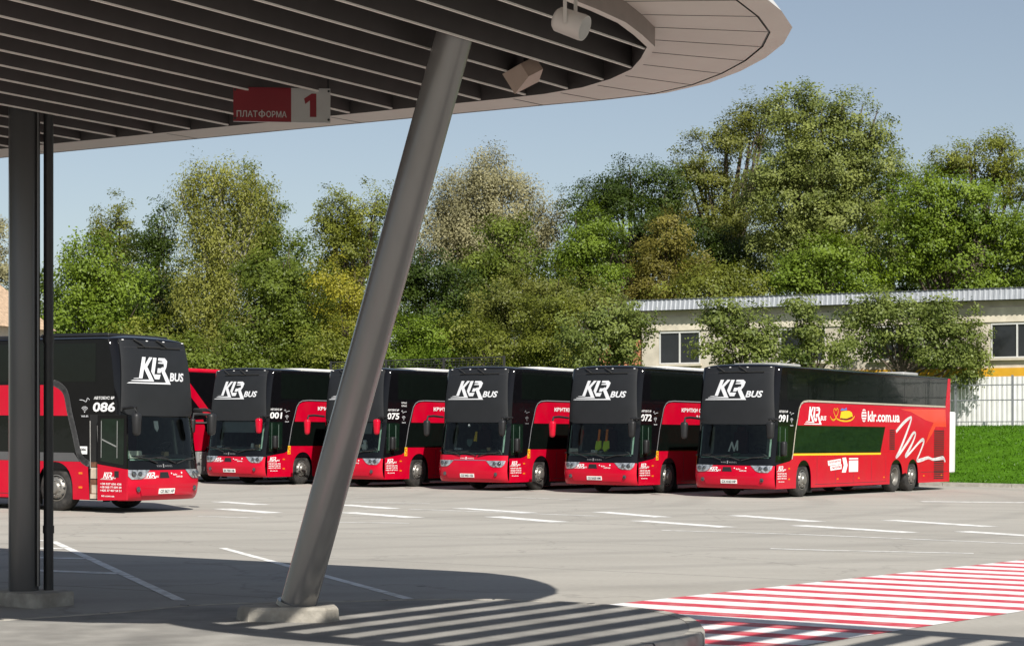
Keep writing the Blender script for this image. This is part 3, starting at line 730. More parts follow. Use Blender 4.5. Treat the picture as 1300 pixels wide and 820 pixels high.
        b = MB(); b.tube([(-1.3, 1.12, .95), (-1.32, 1.12, 2.0)], .014, 8); b.tube([(-1.3, .88, 1.0), (-1.33, .9, 1.9)], .012, 8); obj('grab_rail', b, M_ALLOY, dw)
        fo = lambda s, z, d: Vector((-(W2 + .10 + d), s, z))
        b = MB(); b.prism([(-.02, .30), (.80, .27), (.81, 1.06), (-.02, .96)], fo, 0, .05); leaf = obj('front_door', b, M_RED, t, None)
        b = MB(); b.prism([(-.02, .965), (.81, 1.065), (.82, 2.13), (0, 2.13)], fo, 0, .045); b.prism([(-.02, .965), (.81, 1.065), (.81, 1.13), (-.02, 1.03)], fo, .045, .052); obj('door_frame', b, M_GREYP if False else M_BLACK, leaf, None)
        b = MB(); b.prism([(.07, 1.05), (.72, 1.13), (.72, 2.05), (.07, 2.05)], fo, .045, .050); obj('door_glass', b, M_GGLASS, leaf, None)
        b = MB(); lay(b, stroke([(.70, 1.2), (.70, 2.0)], .02), fo, .056); lay(b, stroke([(.25, 1.2), (.25, 2.0)], .02), fo, .056); lay(b, stroke([(.68, 1.6), (.28, 1.45)], .03), fo, .056); obj('door_rail', b, M_ALLOY, leaf, None)
        b = MB(); b.prism([(.20, .78), (.32, .78), (.32, .92), (.20, .92)], fo, .05, .056); obj('door_handle', b, M_DARK, leaf, None)
        sh = lambda tr, s1: [[(s1 - a, z) for a, z in tri] for tri in tr]
        b = MB(); lay(b, sh(logo_tris(0, .76, .22, .89, .3), .62), fo, .054); obj('door_logo', b, M_WHITE, leaf, None)
        b = MB(); lay(b, sh(text_fit('BUS', 0, .1, .75, .80, .02, .2), .38), fo, .054); obj('logo_lettering', b, M_WHITE, leaf, None)
        for k, tx in enumerate(('+38 037 636 436', '+38 068 77 009 20', '+420 37 407 54 51')): b = MB(); lay(b, sh(text_fit(tx, 0, .6, .615 - k * .072, .66 - k * .072, .02), .72), fo, .054); obj('door_lettering', b, M_WHITE, leaf, None)
        b = MB(); lay(b, sh(text_fit('klr.com.ua', 0, .36, .355, .395, .02), .68), fo, .054); obj('door_lettering', b, M_WHITE, leaf, None)
    # --- things behind the glass
    rr = random.Random(label)
    for k in range(4):
        x = rr.uniform(-.95, .95); b = MB(); w_, h_ = rr.uniform(.08, .26), rr.uniform(.05, .2); o = S(x, 1.22 + h_ / 2, -.16 - .25 * rr.random())
        b.rbox(o, (w_, .12, h_), .02, 1, Matrix.Rotation(rr.uniform(-.5, .5), 3, 'Z')); obj('dashboard_item', b, (M_PLATE, mat('green cloth', (.05, .12, .07), .8), M_LGREY, mat('tan card', (.4, .3, .18), .8))[(k + rr.randint(0, 3)) % 4], cabi)
    for x in (-1.0, 1.0):
        b = MB(); b.prism([(x - .09, 1.3), (x + .09, 1.3), (x + .07, 2.1), (x - .07, 2.1)], S, -.42, -.38); obj('curtain', b, mat('cab curtain', (.20, .21, .19), .9, var=.3, scale=3, stretch=(8, 8, 1)), cabi, None)
    if blind:
        b = MB(); b.prism([(-.62, 1.74), (.80, 1.74), (.80, 2.10), (-.62, 2.10)], S, -.08, -.06); obj('sun_blind', b, mat('grey blind cloth', (.22, .23, .24), .8, var=.05), t, None)
    if 'vest' in extras:
        b = MB()
        for k, x in enumerate((-.16, .12)):
            b.prism([(x - .05, 1.98), (x + .02, 1.98), (x + .02, 1.62), (x - .05, 1.62)], S, -.28, -.24, 1)
            b.prism([(x - .10, 1.62), (x + .08, 1.64), (x + .11, 1.42), (x - .04, 1.30), (x - .12, 1.40)], S, -.30, -.24, 0)
        obj('hi_vis_vest', b, [M_HIVIS, M_ORANGE], cabi, None)
    if 'pennant' in extras:
        b = MB(); b.prism([(.02, 1.86), (.08, 1.86), (.10, 1.56), (-.03, 1.56)], S, -.16, -.14); obj('yellow_pennant', b, M_YEL, cabi, None)
        b = MB(); b.prism([(-.28, 1.62), (-.06, 1.62), (-.08, 1.45), (-.17, 1.38), (-.26, 1.45)], S, -.16, -.14); obj('shield_pennant', b, mat('grey green cloth', (.12, .17, .16), .7), cabi, None)
        b = MB(); b.lathe([(.05, 0), (.05, -.01), (0, -.02)], 14, 'y', S(-.17, 2.03, -.03)); obj('round_sticker', b, M_WHITE, cabi)
    if 'toy' in extras:
        b = MB(); o = S(.55, 1.32, -.14)
        b.rbox(o, (.2, .16, .24), .07, 3); b.rbox(o + Vector((0, 0, .17)), (.15, .14, .14), .06, 3); b.rbox(o + Vector((-.1, 0, .04)), (.08, .08, .12), .03, 2); obj('white_toy', b, M_WHITE, cabi)
    if 'paper' in extras:
        b = MB(); b.prism([(-1.1, 1.2), (-.75, 1.2), (-.75, 1.36), (-1.1, 1.36)], S, -.03, -.02); obj('windscreen_paper', b, mat('printed paper', (.55, .55, .5), .8, var=.2, scale=30), cabi, None)
    if 'flag' in extras:
        b = MB(); b.prism([(-.22, 2.02), (-.08, 2.02), (-.08, 1.86), (-.15, 1.78), (-.22, 1.86)], S, -.06, -.05); obj('white_pennant', b, M_WHITE, cabi, None)
    if 'cross' in extras:
        b = MB(); lay(b, stroke([(-.2, 1.35), (-.12, 1.62), (-.02, 1.38), (.06, 1.66), (.08, 1.4)], .05), S, -.12); obj('white_ribbon', b, M_WHITE, cabi, None)
    return t

ROW = R(33.4)
def place(p, th, sg=1):                               # fitted front corner -> centre of the front
    return (p[0] - sg * 1.275 * math.cos(th), p[1] + sg * 1.275 * math.sin(th))
GRP = 'double-decker coaches parked on the lot'
def build_coaches():
    coach(place((7.40, 56.31), ROW), ROW, 'red and black coach numbered 091 showing its whole side with a white scribble', GRP, '091', ('black', 'black'), 'side', 'CX 4163 HP', side_art=True, extras=('cross',))
    coach(place((3.61, 58.85), ROW), ROW + R(0.4), 'black and red coach numbered 072 with hi-vis vest behind its windscreen', GRP, '072', ('red', 'black'), plate='CE 5620 HM', ticket_text=True, extras=('vest', 'paper'))
    coach(place((-.28, 60.64), ROW), ROW + R(-0.5), 'coach without a number, its red front reaching up to the windscreen', GRP, None, ('black', 'black'), plate='CE 9451 EE', high_front=True, ticket_text=True, extras=('pennant',))
    coach(place((-4.28, 63.03), ROW), ROW + R(0.6), 'black and red coach numbered 075, partly behind the leaning steel column', GRP, '075', ('red', 'red'), plate='CE 4075 HB', blind=True, ticket_text=True, extras=('toy',))
    coach(place((-8.25, 64.52), ROW), ROW + R(-0.3), 'black and red coach numbered 001 with one red mirror and grey blind', GRP, '001', ('black', 'red'), plate='BX 7001 HB', blind=True, ticket_text=True)
    coach(place((-11.55, 66.9), ROW), ROW, 'red-roofed coach mostly hidden between coaches 086 and 001', GRP, None, ('black', 'black'), 'hidden')
    coach(place((-8.26, 42.6), R(-60), -1), R(-60), 'black, grey and red coach numbered 086 standing apart with open front door', GRP, '086', ('black', 'black'), plate='CE 5621 HP', grey_trim=True, door_open=True, extras=('paper', 'flag'))

# ------------------------------------------------------------------ ground, markings, island
def build_ground():
    m = bpy.data.materials.new('asphalt'); m.use_nodes = True; nt = m.node_tree; N = nt.nodes; L = nt.links; b = N['Principled BSDF']
    tc = N.new('ShaderNodeTexCoord')
    def noise(scale, detail, st=(1, 1, 1), rot=0.0):
        mp = N.new('ShaderNodeMapping'); mp.inputs['Scale'].default_value = st; mp.inputs['Rotation'].default_value = (0, 0, rot); L.new(tc.outputs['Object'], mp.inputs[0])
        n = N.new('ShaderNodeTexNoise'); n.inputs['Scale'].default_value = scale; n.inputs['Detail'].default_value = detail; L.new(mp.outputs[0], n.inputs['Vector']); return n.outputs['Fac']
    big = noise(.10, 5, (1, 1, 1)); streak = noise(.5, 6, (.35, 1.6, 1), R(25)); fine = noise(14, 5)
    def mixv(a, bv, f):
        mx = N.new('ShaderNodeMath'); mx.operation = 'MULTIPLY_ADD'; L.new(a, mx.inputs[0]); mx.inputs[1].default_value = f; 
        if isinstance(bv, float): mx.inputs[2].default_value = bv
        else: L.new(bv, mx.inputs[2])
        return mx.outputs[0]
    v = mixv(fine, mixv(streak, mixv(big, 0.0, .35), .4), .25)
    rp = N.new('ShaderNodeValToRGB'); L.new(v, rp.inputs[0])
    rp.color_ramp.elements[0].position = .32; rp.color_ramp.elements[1].position = .70
    rp.color_ramp.elements[0].color = (.285, .268, .236, 1); rp.color_ramp.elements[1].color = (.425, .402, .358, 1)
    sp = noise(2.3, 2); mr = N.new('ShaderNodeMapRange'); mr.inputs[1].default_value = .735; mr.inputs[2].default_value = .80; L.new(sp, mr.inputs[0])   # oil spots
    mx = N.new('ShaderNodeMixRGB'); mx.inputs[2].default_value = (.16, .15, .135, 1); L.new(mr.outputs[0], mx.inputs[0]); L.new(rp.outputs[0], mx.inputs[1])
    # darker tyre tracks: stretched noise swept in wide arcs
    tw = N.new('ShaderNodeTexWave'); tw.wave_type = 'RINGS'; tw.rings_direction = 'Z'; tw.inputs['Scale'].default_value = .11; tw.inputs['Distortion'].default_value = 3.5; tw.inputs['Detail'].default_value = 2; tw.inputs['Detail Scale'].default_value = .6
    tm = N.new('ShaderNodeMapping'); tm.inputs['Location'].default_value = (18, -60, 0); L.new(tc.outputs['Object'], tm.inputs[0]); L.new(tm.outputs[0], tw.inputs['Vector'])
    tr_ = N.new('ShaderNodeMapRange'); tr_.inputs[1].default_value = .80; tr_.inputs[2].default_value = 1.0; tr_.inputs[4].default_value = .5; L.new(tw.outputs['Fac'], tr_.inputs[0])
    tn = noise(.7, 5); tk = N.new('ShaderNodeMath'); tk.operation = 'MULTIPLY'; L.new(tr_.outputs[0], tk.inputs[0]); L.new(tn, tk.inputs[1])
    mt = N.new('ShaderNodeMixRGB'); mt.inputs[2].default_value = (.20, .19, .17, 1); L.new(tk.outputs[0], mt.inputs[0]); L.new(mx.outputs[0], mt.inputs[1]); mx = mt
    # repair patches
    vr = N.new('ShaderNodeTexVoronoi'); vr.inputs['Scale'].default_value = .085; vr.distance = 'CHEBYCHEV'; L.new(tc.outputs['Object'], vr.inputs['Vector'])
    pv = N.new('ShaderNodeSeparateColor'); L.new(vr.outputs['Color'], pv.inputs[0])
    pr_ = N.new('ShaderNodeMapRange'); pr_.inputs[1].default_value = .0; pr_.inputs[2].default_value = 1.0; pr_.inputs[3].default_value = .0; pr_.inputs[4].default_value = .22; L.new(pv.outputs[0], pr_.inputs[0])
    mp_ = N.new('ShaderNodeMixRGB'); mp_.inputs[2].default_value = (.27, .255, .23, 1); L.new(pr_.outputs[0], mp_.inputs[0]); L.new(mx.outputs[0], mp_.inputs[1]); mx = mp_
    # hairline cracks
    cv = N.new('ShaderNodeTexVoronoi'); cv.feature = 'DISTANCE_TO_EDGE'; cv.inputs['Scale'].default_value = .16
    cn = N.new('ShaderNodeTexNoise'); cn.inputs['Scale'].default_value = .9; cn.inputs['Detail'].default_value = 6; L.new(tc.outputs['Object'], cn.inputs['Vector'])
    ca = N.new('ShaderNodeVectorMath'); ca.operation = 'MULTIPLY_ADD'; L.new(cn.outputs['Color'], ca.inputs[0]); ca.inputs[1].default_value = (2.2, 2.2, 0); L.new(tc.outputs['Object'], ca.inputs[2]); L.new(ca.outputs[0], cv.inputs['Vector'])
    cm = N.new('ShaderNodeMapRange'); cm.inputs[1].default_value = .0; cm.inputs[2].default_value = .006; cm.inputs[3].default_value = .30; cm.inputs[4].default_value = .0; L.new(cv.outputs['Distance'], cm.inputs[0])
    mc_ = N.new('ShaderNodeMixRGB'); mc_.inputs[2].default_value = (.10, .095, .085, 1); L.new(cm.outputs[0], mc_.inputs[0]); L.new(mx.outputs[0], mc_.inputs[1]); mx = mc_
    # slab joints every 6 m
    jt = N.new('ShaderNodeMapping'); jt.inputs['Rotation'].default_value = (0, 0, R(28)); L.new(tc.outputs['Object'], jt.inputs[0])
    sx = N.new('ShaderNodeSeparateXYZ'); L.new(jt.outputs[0], sx.inputs[0])
    fr = N.new('ShaderNodeMath'); fr.operation = 'PINGPONG'; fr.inputs[1].default_value = 3.0; L.new(sx.outputs[1], fr.inputs[0])
    lt = N.new('ShaderNodeMath'); lt.operation = 'LESS_THAN'; lt.inputs[1].default_value = .025; L.new(fr.outputs[0], lt.inputs[0])
    mj = N.new('ShaderNodeMixRGB'); mj.inputs[2].default_value = (.21, .2, .18, 1); L.new(lt.outputs[0], mj.inputs[0]); L.new(mx.outputs[0], mj.inputs[1])
    L.new(mj.outputs[0], b.inputs['Base Color']); b.inputs['Roughness'].default_value = .85
    bp = N.new('ShaderNodeBump'); bp.inputs['Strength'].default_value = .35; bp.inputs['Distance'].default_value = .01; L.new(fine, bp.inputs['Height']); L.new(bp.outputs[0], b.inputs['Normal'])
    MATS['asphalt'] = m
    mb = MB(); s = 1500; mb.grid(lambda x, y: Vector((x, y, G(x, y))), [-s, -100, 0, 100, s], [-200, 0, 100, 300, s])
    kind(obj('ground', mb, m, smooth=None), 'structure')

    def road_line(mb, p0, p1, w, dz=.004, mi=0):
        a = ground(*p0); c = ground(*p1); d = (c - a); d.z = 0; d.normalize(); s = Vector((-d.y, d.x, 0)) * (w / 2)
        v = [a + s, a - s, c - s, c + s]; mb.add([(q.x, q.y, G(q.x, q.y) + dz) for q in v], [(0, 1, 2, 3)], mi)
    mb = MB()
    for a, c, w in (((67, 687), (229, 762), .13), ((15, 695.4), (80, 696.2), .26), ((15, 706.8), (108, 709), .26), ((15, 722.8), (153, 728), .26), ((15, 685.6), (66, 686.4), .26),
                    ((282.5, 695.5), (519, 760), .13)):
        road_line(mb, a, c, w)
    far = [((433.6, 640.5), (500.8, 645.6)), ((440.7, 650.3), (527.4, 657)), ((584, 645), (672.5, 650.8)), ((626.5, 655.6), (711, 662.6)), ((761, 649.6), (842, 656.4)),
           ((810.5, 660.7), (925, 669.2)), ((933.8, 654), (1038, 662)), ((1013, 666.8), (1158, 676)), ((1128, 660), (1258, 668.4)), ((1222, 674.4), (1340, 682)), ((278, 636.6), (333, 640.6)), ((281, 645.6), (349, 651)),
           ((1169, 636.5), (1330, 638))]
    for a, c in far: road_line(mb, a, c, .50)
    for a, c in (((978, 696.2), (1060, 698.6)), ((1060, 698.6), (1236, 702.3)), ((640, 631), (754, 634.5)), ((840, 673), (1010, 678)), ((252, 655), (333, 657.5)), ((400, 636), (545, 639)), ((1010, 678), (1300, 690)), ((380, 662), (520, 664)), ((520, 646), (760, 655))): road_line(mb, a, c, .14)
    mw = mat('road paint white', (.74, .74, .72), .75, var=.12, scale=8, bump=.1, dirt=((.36, .34, .30), .85, 5))
    kind(obj('parking_lines', mb, mw, smooth=None), 'structure')
    # red and white crossing: hatch stripes between two long edges
    far0, far1 = ground(790, 765.5), ground(1300, 710.5)
    near0, near1 = ground(1014, 820), ground(1300, 777.7)
    d = (far1 - far0).normalized(); n = (near0 - far0); n = n - d * n.dot(d); wid = n.length; n.normalize()
    ha = ground(980, 756.2); hb = ground(1285, 772.1); hd = (hb - ha).normalized()
    sh = hd.dot(d) / hd.dot(n)                        # slant of the stripes along the crossing
    pitch = None
    def along(P): r = P - far0; return r.dot(d) - r.dot(n) * sh
    pitch = abs(along(ground(980, 783.7)) - along(ground(980, 756.2))) / 3
    ph = along(ground(980, 756.2))
    rw = MB()
    def Pn(a, t): v = far0 + d * a + n * t; return (v.x, v.y, G(v.x, v.y) + .004 )
    k0 = int((-6 - ph) / pitch); 
    for k in range(k0 - 10, int((34 - ph) / pitch)):
        a0 = ph + k * pitch
        for j, (f0, f1) in enumerate(((-.22, .22), (.22, .78))):
            q0 = a0 + f0 * pitch; q1 = a0 + f1 * pitch
            rw.add([Pn(q0, 0), Pn(q1, 0), Pn(q1 + wid * sh, wid), Pn(q0 + wid * sh, wid)], [(0, 1, 2, 3)], 0 if j == 0 else 1)
    mr_ = mat('road paint red', (.55, .045, .07), .6, var=.1, scale=6, dirt=((.50, .30, .28), .7, 5))
    mw2 = mat('crossing paint white', (.78, .77, .76), .6, var=.06, scale=6, dirt=((.48, .43, .40), .55, 5))
    kind(obj('crossing_stripes', rw, [mr_, mw2], smooth=None), 'structure')

    # island with rounded end
    HI = .13
    out_px = [(-60, 790), (60, 782), (150, 776), (230, 768), (330, 764), (432, 762.5), (541, 760), (655, 761), (754, 766), (820, 772.5), (860, 779), (883, 787), (892, 796), (890, 803), (876, 809), (850, 814), (800, 822), (700, 836), (520, 848), (300, 850), (60, 845), (-60, 840)]
    pts = [ground(px, py, HI) for px, py in out_px]
    poly = smooth_path([(p.x, p.y) for p in pts] + [(pts[0].x, pts[0].y)], 4)[:-1]
    cx_ = sum(p[0] for p in poly) / len(poly); cy_ = sum(p[1] for p in poly) / len(poly)
    top = MB(); tr = poly_tris(poly)
    lay(top, tr, lambda a, b_, dd: Vector((a, b_, G(a, b_) + dd)), HI)
    kind(obj('island_paving', top, mat('island paving', (.255, .245, .225), .85, var=.25, scale=2.2, bump=.3, bscale=20, dirt=((.13, .125, .118), .6, 1.2)), smooth=None), 'structure')
    kb = MB(); n_ = len(poly)
    prof = [(-.004, -.02), (-.004, HI - .02), (-.025, HI + .006), (-.14, HI + .006), (-.145, HI - .05)]
    rows = []
    for i, (a, b_) in enumerate(poly):
        p0 = Vector(poly[i - 1]); p1 = Vector(poly[(i + 1) % n_]); tt = (p1 - p0).normalized(); nn = Vector((tt.y, -tt.x))
        if nn.dot(Vector((a - cx_, b_ - cy_))) < 0: nn = -nn
        rows.append([(a + nn.x * (o + .02), b_ + nn.y * (o + .02), G(a, b_) + h) for o, h in prof])
    m_ = len(prof); vs_ = [v for r in rows for v in r]
    kb.add(vs_, [(i * m_ + j, ((i + 1) % n_) * m_ + j, ((i + 1) % n_) * m_ + j + 1, i * m_ + j + 1) for i in range(n_) for j in range(m_ - 1)])
    run = 0.0
    for i in range(n_):
        run += (Vector(rows[i][0]) - Vector(rows[i - 1][0])).length
        if run < .95: continue
        run = 0.0
        a, b_ = Vector(rows[i][0]), Vector(rows[(i + 1) % n_][0]); tt = (b_ - a).normalized() * .012
        for j in range(m_ - 1):
            p0, p1 = Vector(rows[i][j]), Vector(rows[i][j + 1]); o_ = Vector((p0.x + p1.x, p0.y + p1.y, 0)) / 2 - Vector((cx_, cy_, 0)); o_ = o_.normalized() * .003 + Vector((0, 0, .003))
            kb.add([p0 + o_ - tt, p0 + o_ + tt, p1 + o_ + tt, p1 + o_ - tt], [(0, 1, 2, 3)], 1)
    kind(obj('island_kerb', kb, [mat('kerb concrete', (.36, .34, .30), .85, var=.2, scale=5, bump=.3, bscale=25, dirt=((.2, .19, .17), .5, 2)), M_INK], smooth=40), 'structure')

    # terrain: bank of grass beyond the lot, with its kerb
    def bank_rows(q0, q1, nq, p0, p1, np_):
        mb = MB(); mb.grid(lambda p, q: (lambda v: Vector((v.x, v.y, terrain(v.x, v.y) + .03 * math.sin(p * 1.7) * math.sin(q * 2.3))))(pq(p, q)), [p0 + (p1 - p0) * i / np_ for i in range(np_ + 1)], [q0 + (q1 - q0) * j / nq for j in range(nq + 1)]); return mb
    m_gr = mat('lawn', (.055, .135, .005), .95, var=.3, scale=3, bump=.4, bscale=30, spec=.1)
    kind(obj('grass_bank', bank_rows(KERB_Q + .12, BANK_Q + 2, 40, -130, 40, 120), m_gr, smooth=60), 'structure')
    kind(obj('terrain', bank_rows(BANK_Q + 2, 420, 20, -420, 420, 30), mat('woodland floor', (.045, .05, .018), .95, var=.4, scale=.5), smooth=60), 'structure')
    kb = MB()
    for i in range(60):
        p0 = -120 + i * 2.6
        a = pq(p0, KERB_Q); b_ = pq(p0 + 2.58, KERB_Q)
        kb.obox((a.x, a.y, G(a.x, a.y) + .06), (b_.x, b_.y, G(b_.x, b_.y) + .06), .2, .16)
    kind(obj('lawn_kerb', kb, MATS['kerb concrete'], smooth=None), 'structure')
    # blades of grass on the visible slope
    n = 42000; p = RNG.uniform(-44, -14, n); q = KERB_Q + .2 + (BANK_Q - KERB_Q + 1) * RNG.random(n)
    x = E1.x * p + E2.x * q; y = E1.y * p + E2.y * q
    z = np.array([terrain(a, b_) for a, b_ in zip(x, y)])
    a = RNG.uniform(0, 2 * np.pi, n); h = RNG.uniform(.03, .09, n); w = .03
    v = np.zeros((n, 3, 3)); v[:, 0] = np.c_[x - np.cos(a) * w, y - np.sin(a) * w, z - .02]; v[:, 1] = np.c_[x + np.cos(a) * w, y + np.sin(a) * w, z - .02]
    v[:, 2] = np.c_[x + RNG.normal(0, .05, n), y + RNG.normal(0, .05, n), z + h]
    me = raw_mesh('grass', v.reshape(-1, 3), 3, np.repeat(RNG.random(n), 3)); me.materials.append(leaf_mat('grass leaf', (.045, .120, .004), (.075, .175, .010)))
    kind(link('grass', me), 'stuff')

def raw_mesh(name, verts, k, tint):                  # many k-sided faces at once
    nv = len(verts); nf = nv // k; me = bpy.data.meshes.new(name)
    me.vertices.add(nv); me.vertices.foreach_set('co', verts.astype(np.float32).ravel())
    me.loops.add(nv); me.loops.foreach_set('vertex_index', np.arange(nv, dtype=np.int32))
    me.polygons.add(nf); me.polygons.foreach_set('loop_start', np.arange(0, nv, k, dtype=np.int32)); me.polygons.foreach_set('loop_total', np.full(nf, k, dtype=np.int32))
    me.update(calc_edges=True)
    at_ = me.attributes.new('tint', 'FLOAT', 'POINT'); at_.data.foreach_set('value', np.clip(tint, 0, 1).astype(np.float32)); return me

# ------------------------------------------------------------------ canopies
M_SOF = mat('soffit panel', (.58, .535, .485), .55, var=.04, scale=1.5)
M_SLAT = mat('slat brown', (.058, .051, .050), .6, var=.12, scale=3)
M_SLAT_LIT = mat('slat edge lit', (.74, .71, .66), .5, var=.05)  # pale: light from below on the slat undersides, put into the colour
M_FASC = mat('fascia white', (.55, .54, .52), .45, var=.05)
M_STEEL = mat('column steel paint', (.21, .206, .203), .24, metal=.4, var=.10, scale=4, stretch=(1, 1, .15), dirt=((.2, .19, .18), .25, 3))
M_PILLAR = mat('pillar steel paint', (.105, .105, .108), .33, metal=.6, var=.12, scale=4, stretch=(1, 1, .15))
M_CONC = mat('plinth concrete', (.36, .335, .29), .9, var=.28, scale=6, bump=.6, bscale=18, dirt=((.15, .135, .11), .7, 4))
def pill(qc, a, tip, cap, p_end, lean, n=20, flip=1, ex=2.35):           # outline of a canopy with a rounded end; flip=-1 rounds the other end
    pts = []
    pc = tip - flip * cap
    for k in range(n + 1):
        t = -math.pi / 2 + math.pi * k / n; p = pc + flip * cap * abs(math.cos(t)) ** (2 / ex); q = qc + a * math.copysign(abs(math.sin(t)) ** (2 / ex), t); pts.append((p, q))
    pts.append((p_end, qc + a)); pts.insert(0, (p_end, qc - a))
    return [(p, q + lean * (p - pc) * (1 if (p - pc) * flip < 0 else 0)) for p, q in pts]
def ring_mesh(mb, outer, inner, z, mi=0):
    n = len(outer)
    mb.add([pq(p, q, z) for p, q in outer] + [pq(p, q, z) for p, q in inner], [(i, i + 1, n + i + 1, n + i) for i in range(n - 1)], mi)
def wall_mesh(mb, out, z0, z1, mi=0):
    n = len(out); mb.add([pq(p, q, z0) for p, q in out] + [pq(p, q, z1) for p, q in out], [(i, i + 1, n + i + 1, n + i) for i in range(n - 1)], mi)
def build_canopy():
    ZS = 5.25
    def resample(pl, n):
        d = [0.0]
        for a, b_ in zip(pl, pl[1:]): d.append(d[-1] + math.dist(a, b_))
        return [(float(np.interp(d[-1] * k / n, d, [p[0] for p in pl])), float(np.interp(d[-1] * k / n, d, [p[1] for p in pl]))) for k in range(n + 1)]
    def near_half(tip, qc, a, cap, ex=3.6): return [(tip - cap + cap * max(0, 1 - (k / 24) ** ex) ** (1 / ex), qc - a * k / 24) for k in range(25)]
    def outline(tip, qc, a, cap, far, far_end, near_end):
        return [near_end] + resample(near_half(tip, qc, a, cap), 12)[::-1] + resample([(tip, qc)] + far, 12)[1:] + [far_end]
    def outset(ol, e):                               # move an outline inwards by e
        out = []
        for k in range(len(ol)):
            a, b_ = ol[max(0, k - 1)], ol[min(len(ol) - 1, k + 1)]; l = math.dist(a, b_); out.append((ol[k][0] - (b_[1] - a[1]) / l * e, ol[k][1] + (b_[0] - a[0]) / l * e))
        return out
    outer = outline(-7.0, 12.4, 3.6, 5.0, [(-7.02, 13.9), (-7.14, 14.86), (-7.41, 15.76), (-7.72, 16.29), (-8.01, 16.66), (-8.45, 17.15), (-8.88, 17.5), (-9.3, 17.79), (-9.67, 17.98), (-10.16, 18.1), (-11.3, 18.0)], (-44, 15.95), (-44, 7.1))
    inner = outline(-7.98, 12.4, 2.5, 4.0, [(-8.0, 13.3), (-8.08, 14.1), (-8.38, 15.06), (-8.97, 15.8), (-9.49, 16.2), (-9.97, 16.42), (-10.51, 16.5), (-11.44, 16.45)], (-44, 14.45), (-44, 8.0))
    strip = outset(outer, .19); inner2 = outset(inner, .07)
    far2 = sorted(inner2[13:]); near2 = sorted(inner2[:14])
    qf = lambda p: float(np.interp(p, [a for a, b_ in far2], [b_ for a, b_ in far2])); qn = lambda p: float(np.interp(p, [a for a, b_ in near2], [b_ for a, b_ in near2]))
    t = thing('station_canopy', 'big flat canopy with rounded end and slatted underside over the platform', 'canopy', pq(-14, 14, ZS))
    inv = Vector(t.location)
    def add(name, mb, mats, sm=30):
        mb.v = [tuple(Vector(v) - inv) for v in mb.v]; return obj(name, mb, mats, t, sm)
    mb = MB(); n = len(outer)
    ring_mesh(mb, strip, inner, ZS + .012, 1)                     # dark joint bed behind the panels
    gap = .012
    def lerp(a, b_, k): return (a[0] + (b_[0] - a[0]) * k, a[1] + (b_[1] - a[1]) * k)
    cells = []
    for i in range(n - 1):
        seg = math.dist(outer[i], outer[i + 1]); m_ = max(1, round(seg / 2.4)) if seg > 3 else 1
        for k in range(m_): cells.append((lerp(outer[i], outer[i + 1], k / m_), lerp(outer[i], outer[i + 1], (k + 1) / m_), lerp(strip[i], strip[i + 1], k / m_), lerp(strip[i], strip[i + 1], (k + 1) / m_), lerp(inner[i], inner[i + 1], k / m_), lerp(inner[i], inner[i + 1], (k + 1) / m_)))
    for o0, o1, s0, s1, i0, i1 in cells:
        L_ = max(.05, math.dist(s0, s1)); e = gap / L_; Li = max(.05, math.dist(i0, i1)); ei = min(.3, gap / Li)
        a, b_ = lerp(s0, s1, e), lerp(s0, s1, 1 - e); c, d = lerp(i0, i1, ei), lerp(i0, i1, 1 - ei)
        a = lerp(a, c, .022); b_ = lerp(b_, d, .022)
        mb.add([pq(*a, ZS), pq(*b_, ZS), pq(*d, ZS), pq(*c, ZS)], [(0, 1, 2, 3)], 0)
        mb.add([pq(*o0, ZS + .035), pq(*o1, ZS + .035), pq(*s1, ZS), pq(*s0, ZS)], [(0, 1, 2, 3)], 0)
    add('soffit', mb, [M_SOF, M_DARK], None)
    mb = MB(); ol2 = outset(outer, .16); n2 = len(outer); mb.add([pq(p, q, ZS + .035) for p, q in outer] + [pq(p, q, ZS + .25) for p, q in ol2], [(i, i + 1, n2 + i + 1, n2 + i) for i in range(n2 - 1)]); add('fascia', mb, M_FASC, 20)
    mb = MB(); ring_mesh(mb, ol2, [(p, 12.7 + .064 * min(0, p + 12)) for p, q in outer], ZS + .25, 0); ring_mesh(mb, ol2, [(p, 12.7 + .064 * min(0, p + 12)) for p, q in outer], ZS + .24, 1); add('roof', mb, [M_FASC, M_SLAT], None)
    mb = MB(); wall_mesh(mb, inner, ZS - .17, ZS + .012, 2); wall_mesh(mb, inner2, ZS - .17, ZS + .23, 1); ring_mesh(mb, inner, inner2, ZS - .17); add('inner_band', mb, [M_SOF, M_SLAT, mat('band shaded brown', (.20, .165, .15), .55, var=.08)], 20)  # outer band face gets less light; that shade is put into its colour
    # slats across the opening
    mb = MB(); p = -8.5; k = 0
    pc = -8.2 - 3.96
    while p > -40:
        if p < inner2[13][0] - .15:
            a, b_ = pq(p, qn(p) + .01), pq(p, qf(p) - .01)
            mb.obox((a.x, a.y, ZS + .045), (b_.x, b_.y, ZS + .045), .018, .39, 0)
            mb.obox((a.x, a.y, ZS - .157), (b_.x, b_.y, ZS - .157), .021, .014, 1)
        p -= .53; k += 1
    for q_ in (11.8, 14.6): mb.obox(pq(-9.2, q_, ZS + .18), pq(-40, q_ - 2.0, ZS + .18), .12, .12, 0)
    add('slat_grille', mb, [M_SLAT, M_SLAT_LIT], None)

    # open slatted canopy beyond the right of the frame: its slats stripe the island
    t2 = thing('open_canopy', 'second canopy of open slats to the right whose shadow stripes the island', 'canopy', pq(-2, 11, ZS)); inv2 = Vector(t2.location)
    o2 = pill(11.25, 2.25, -8.0, -3.0, 16, 0, 16, -1)
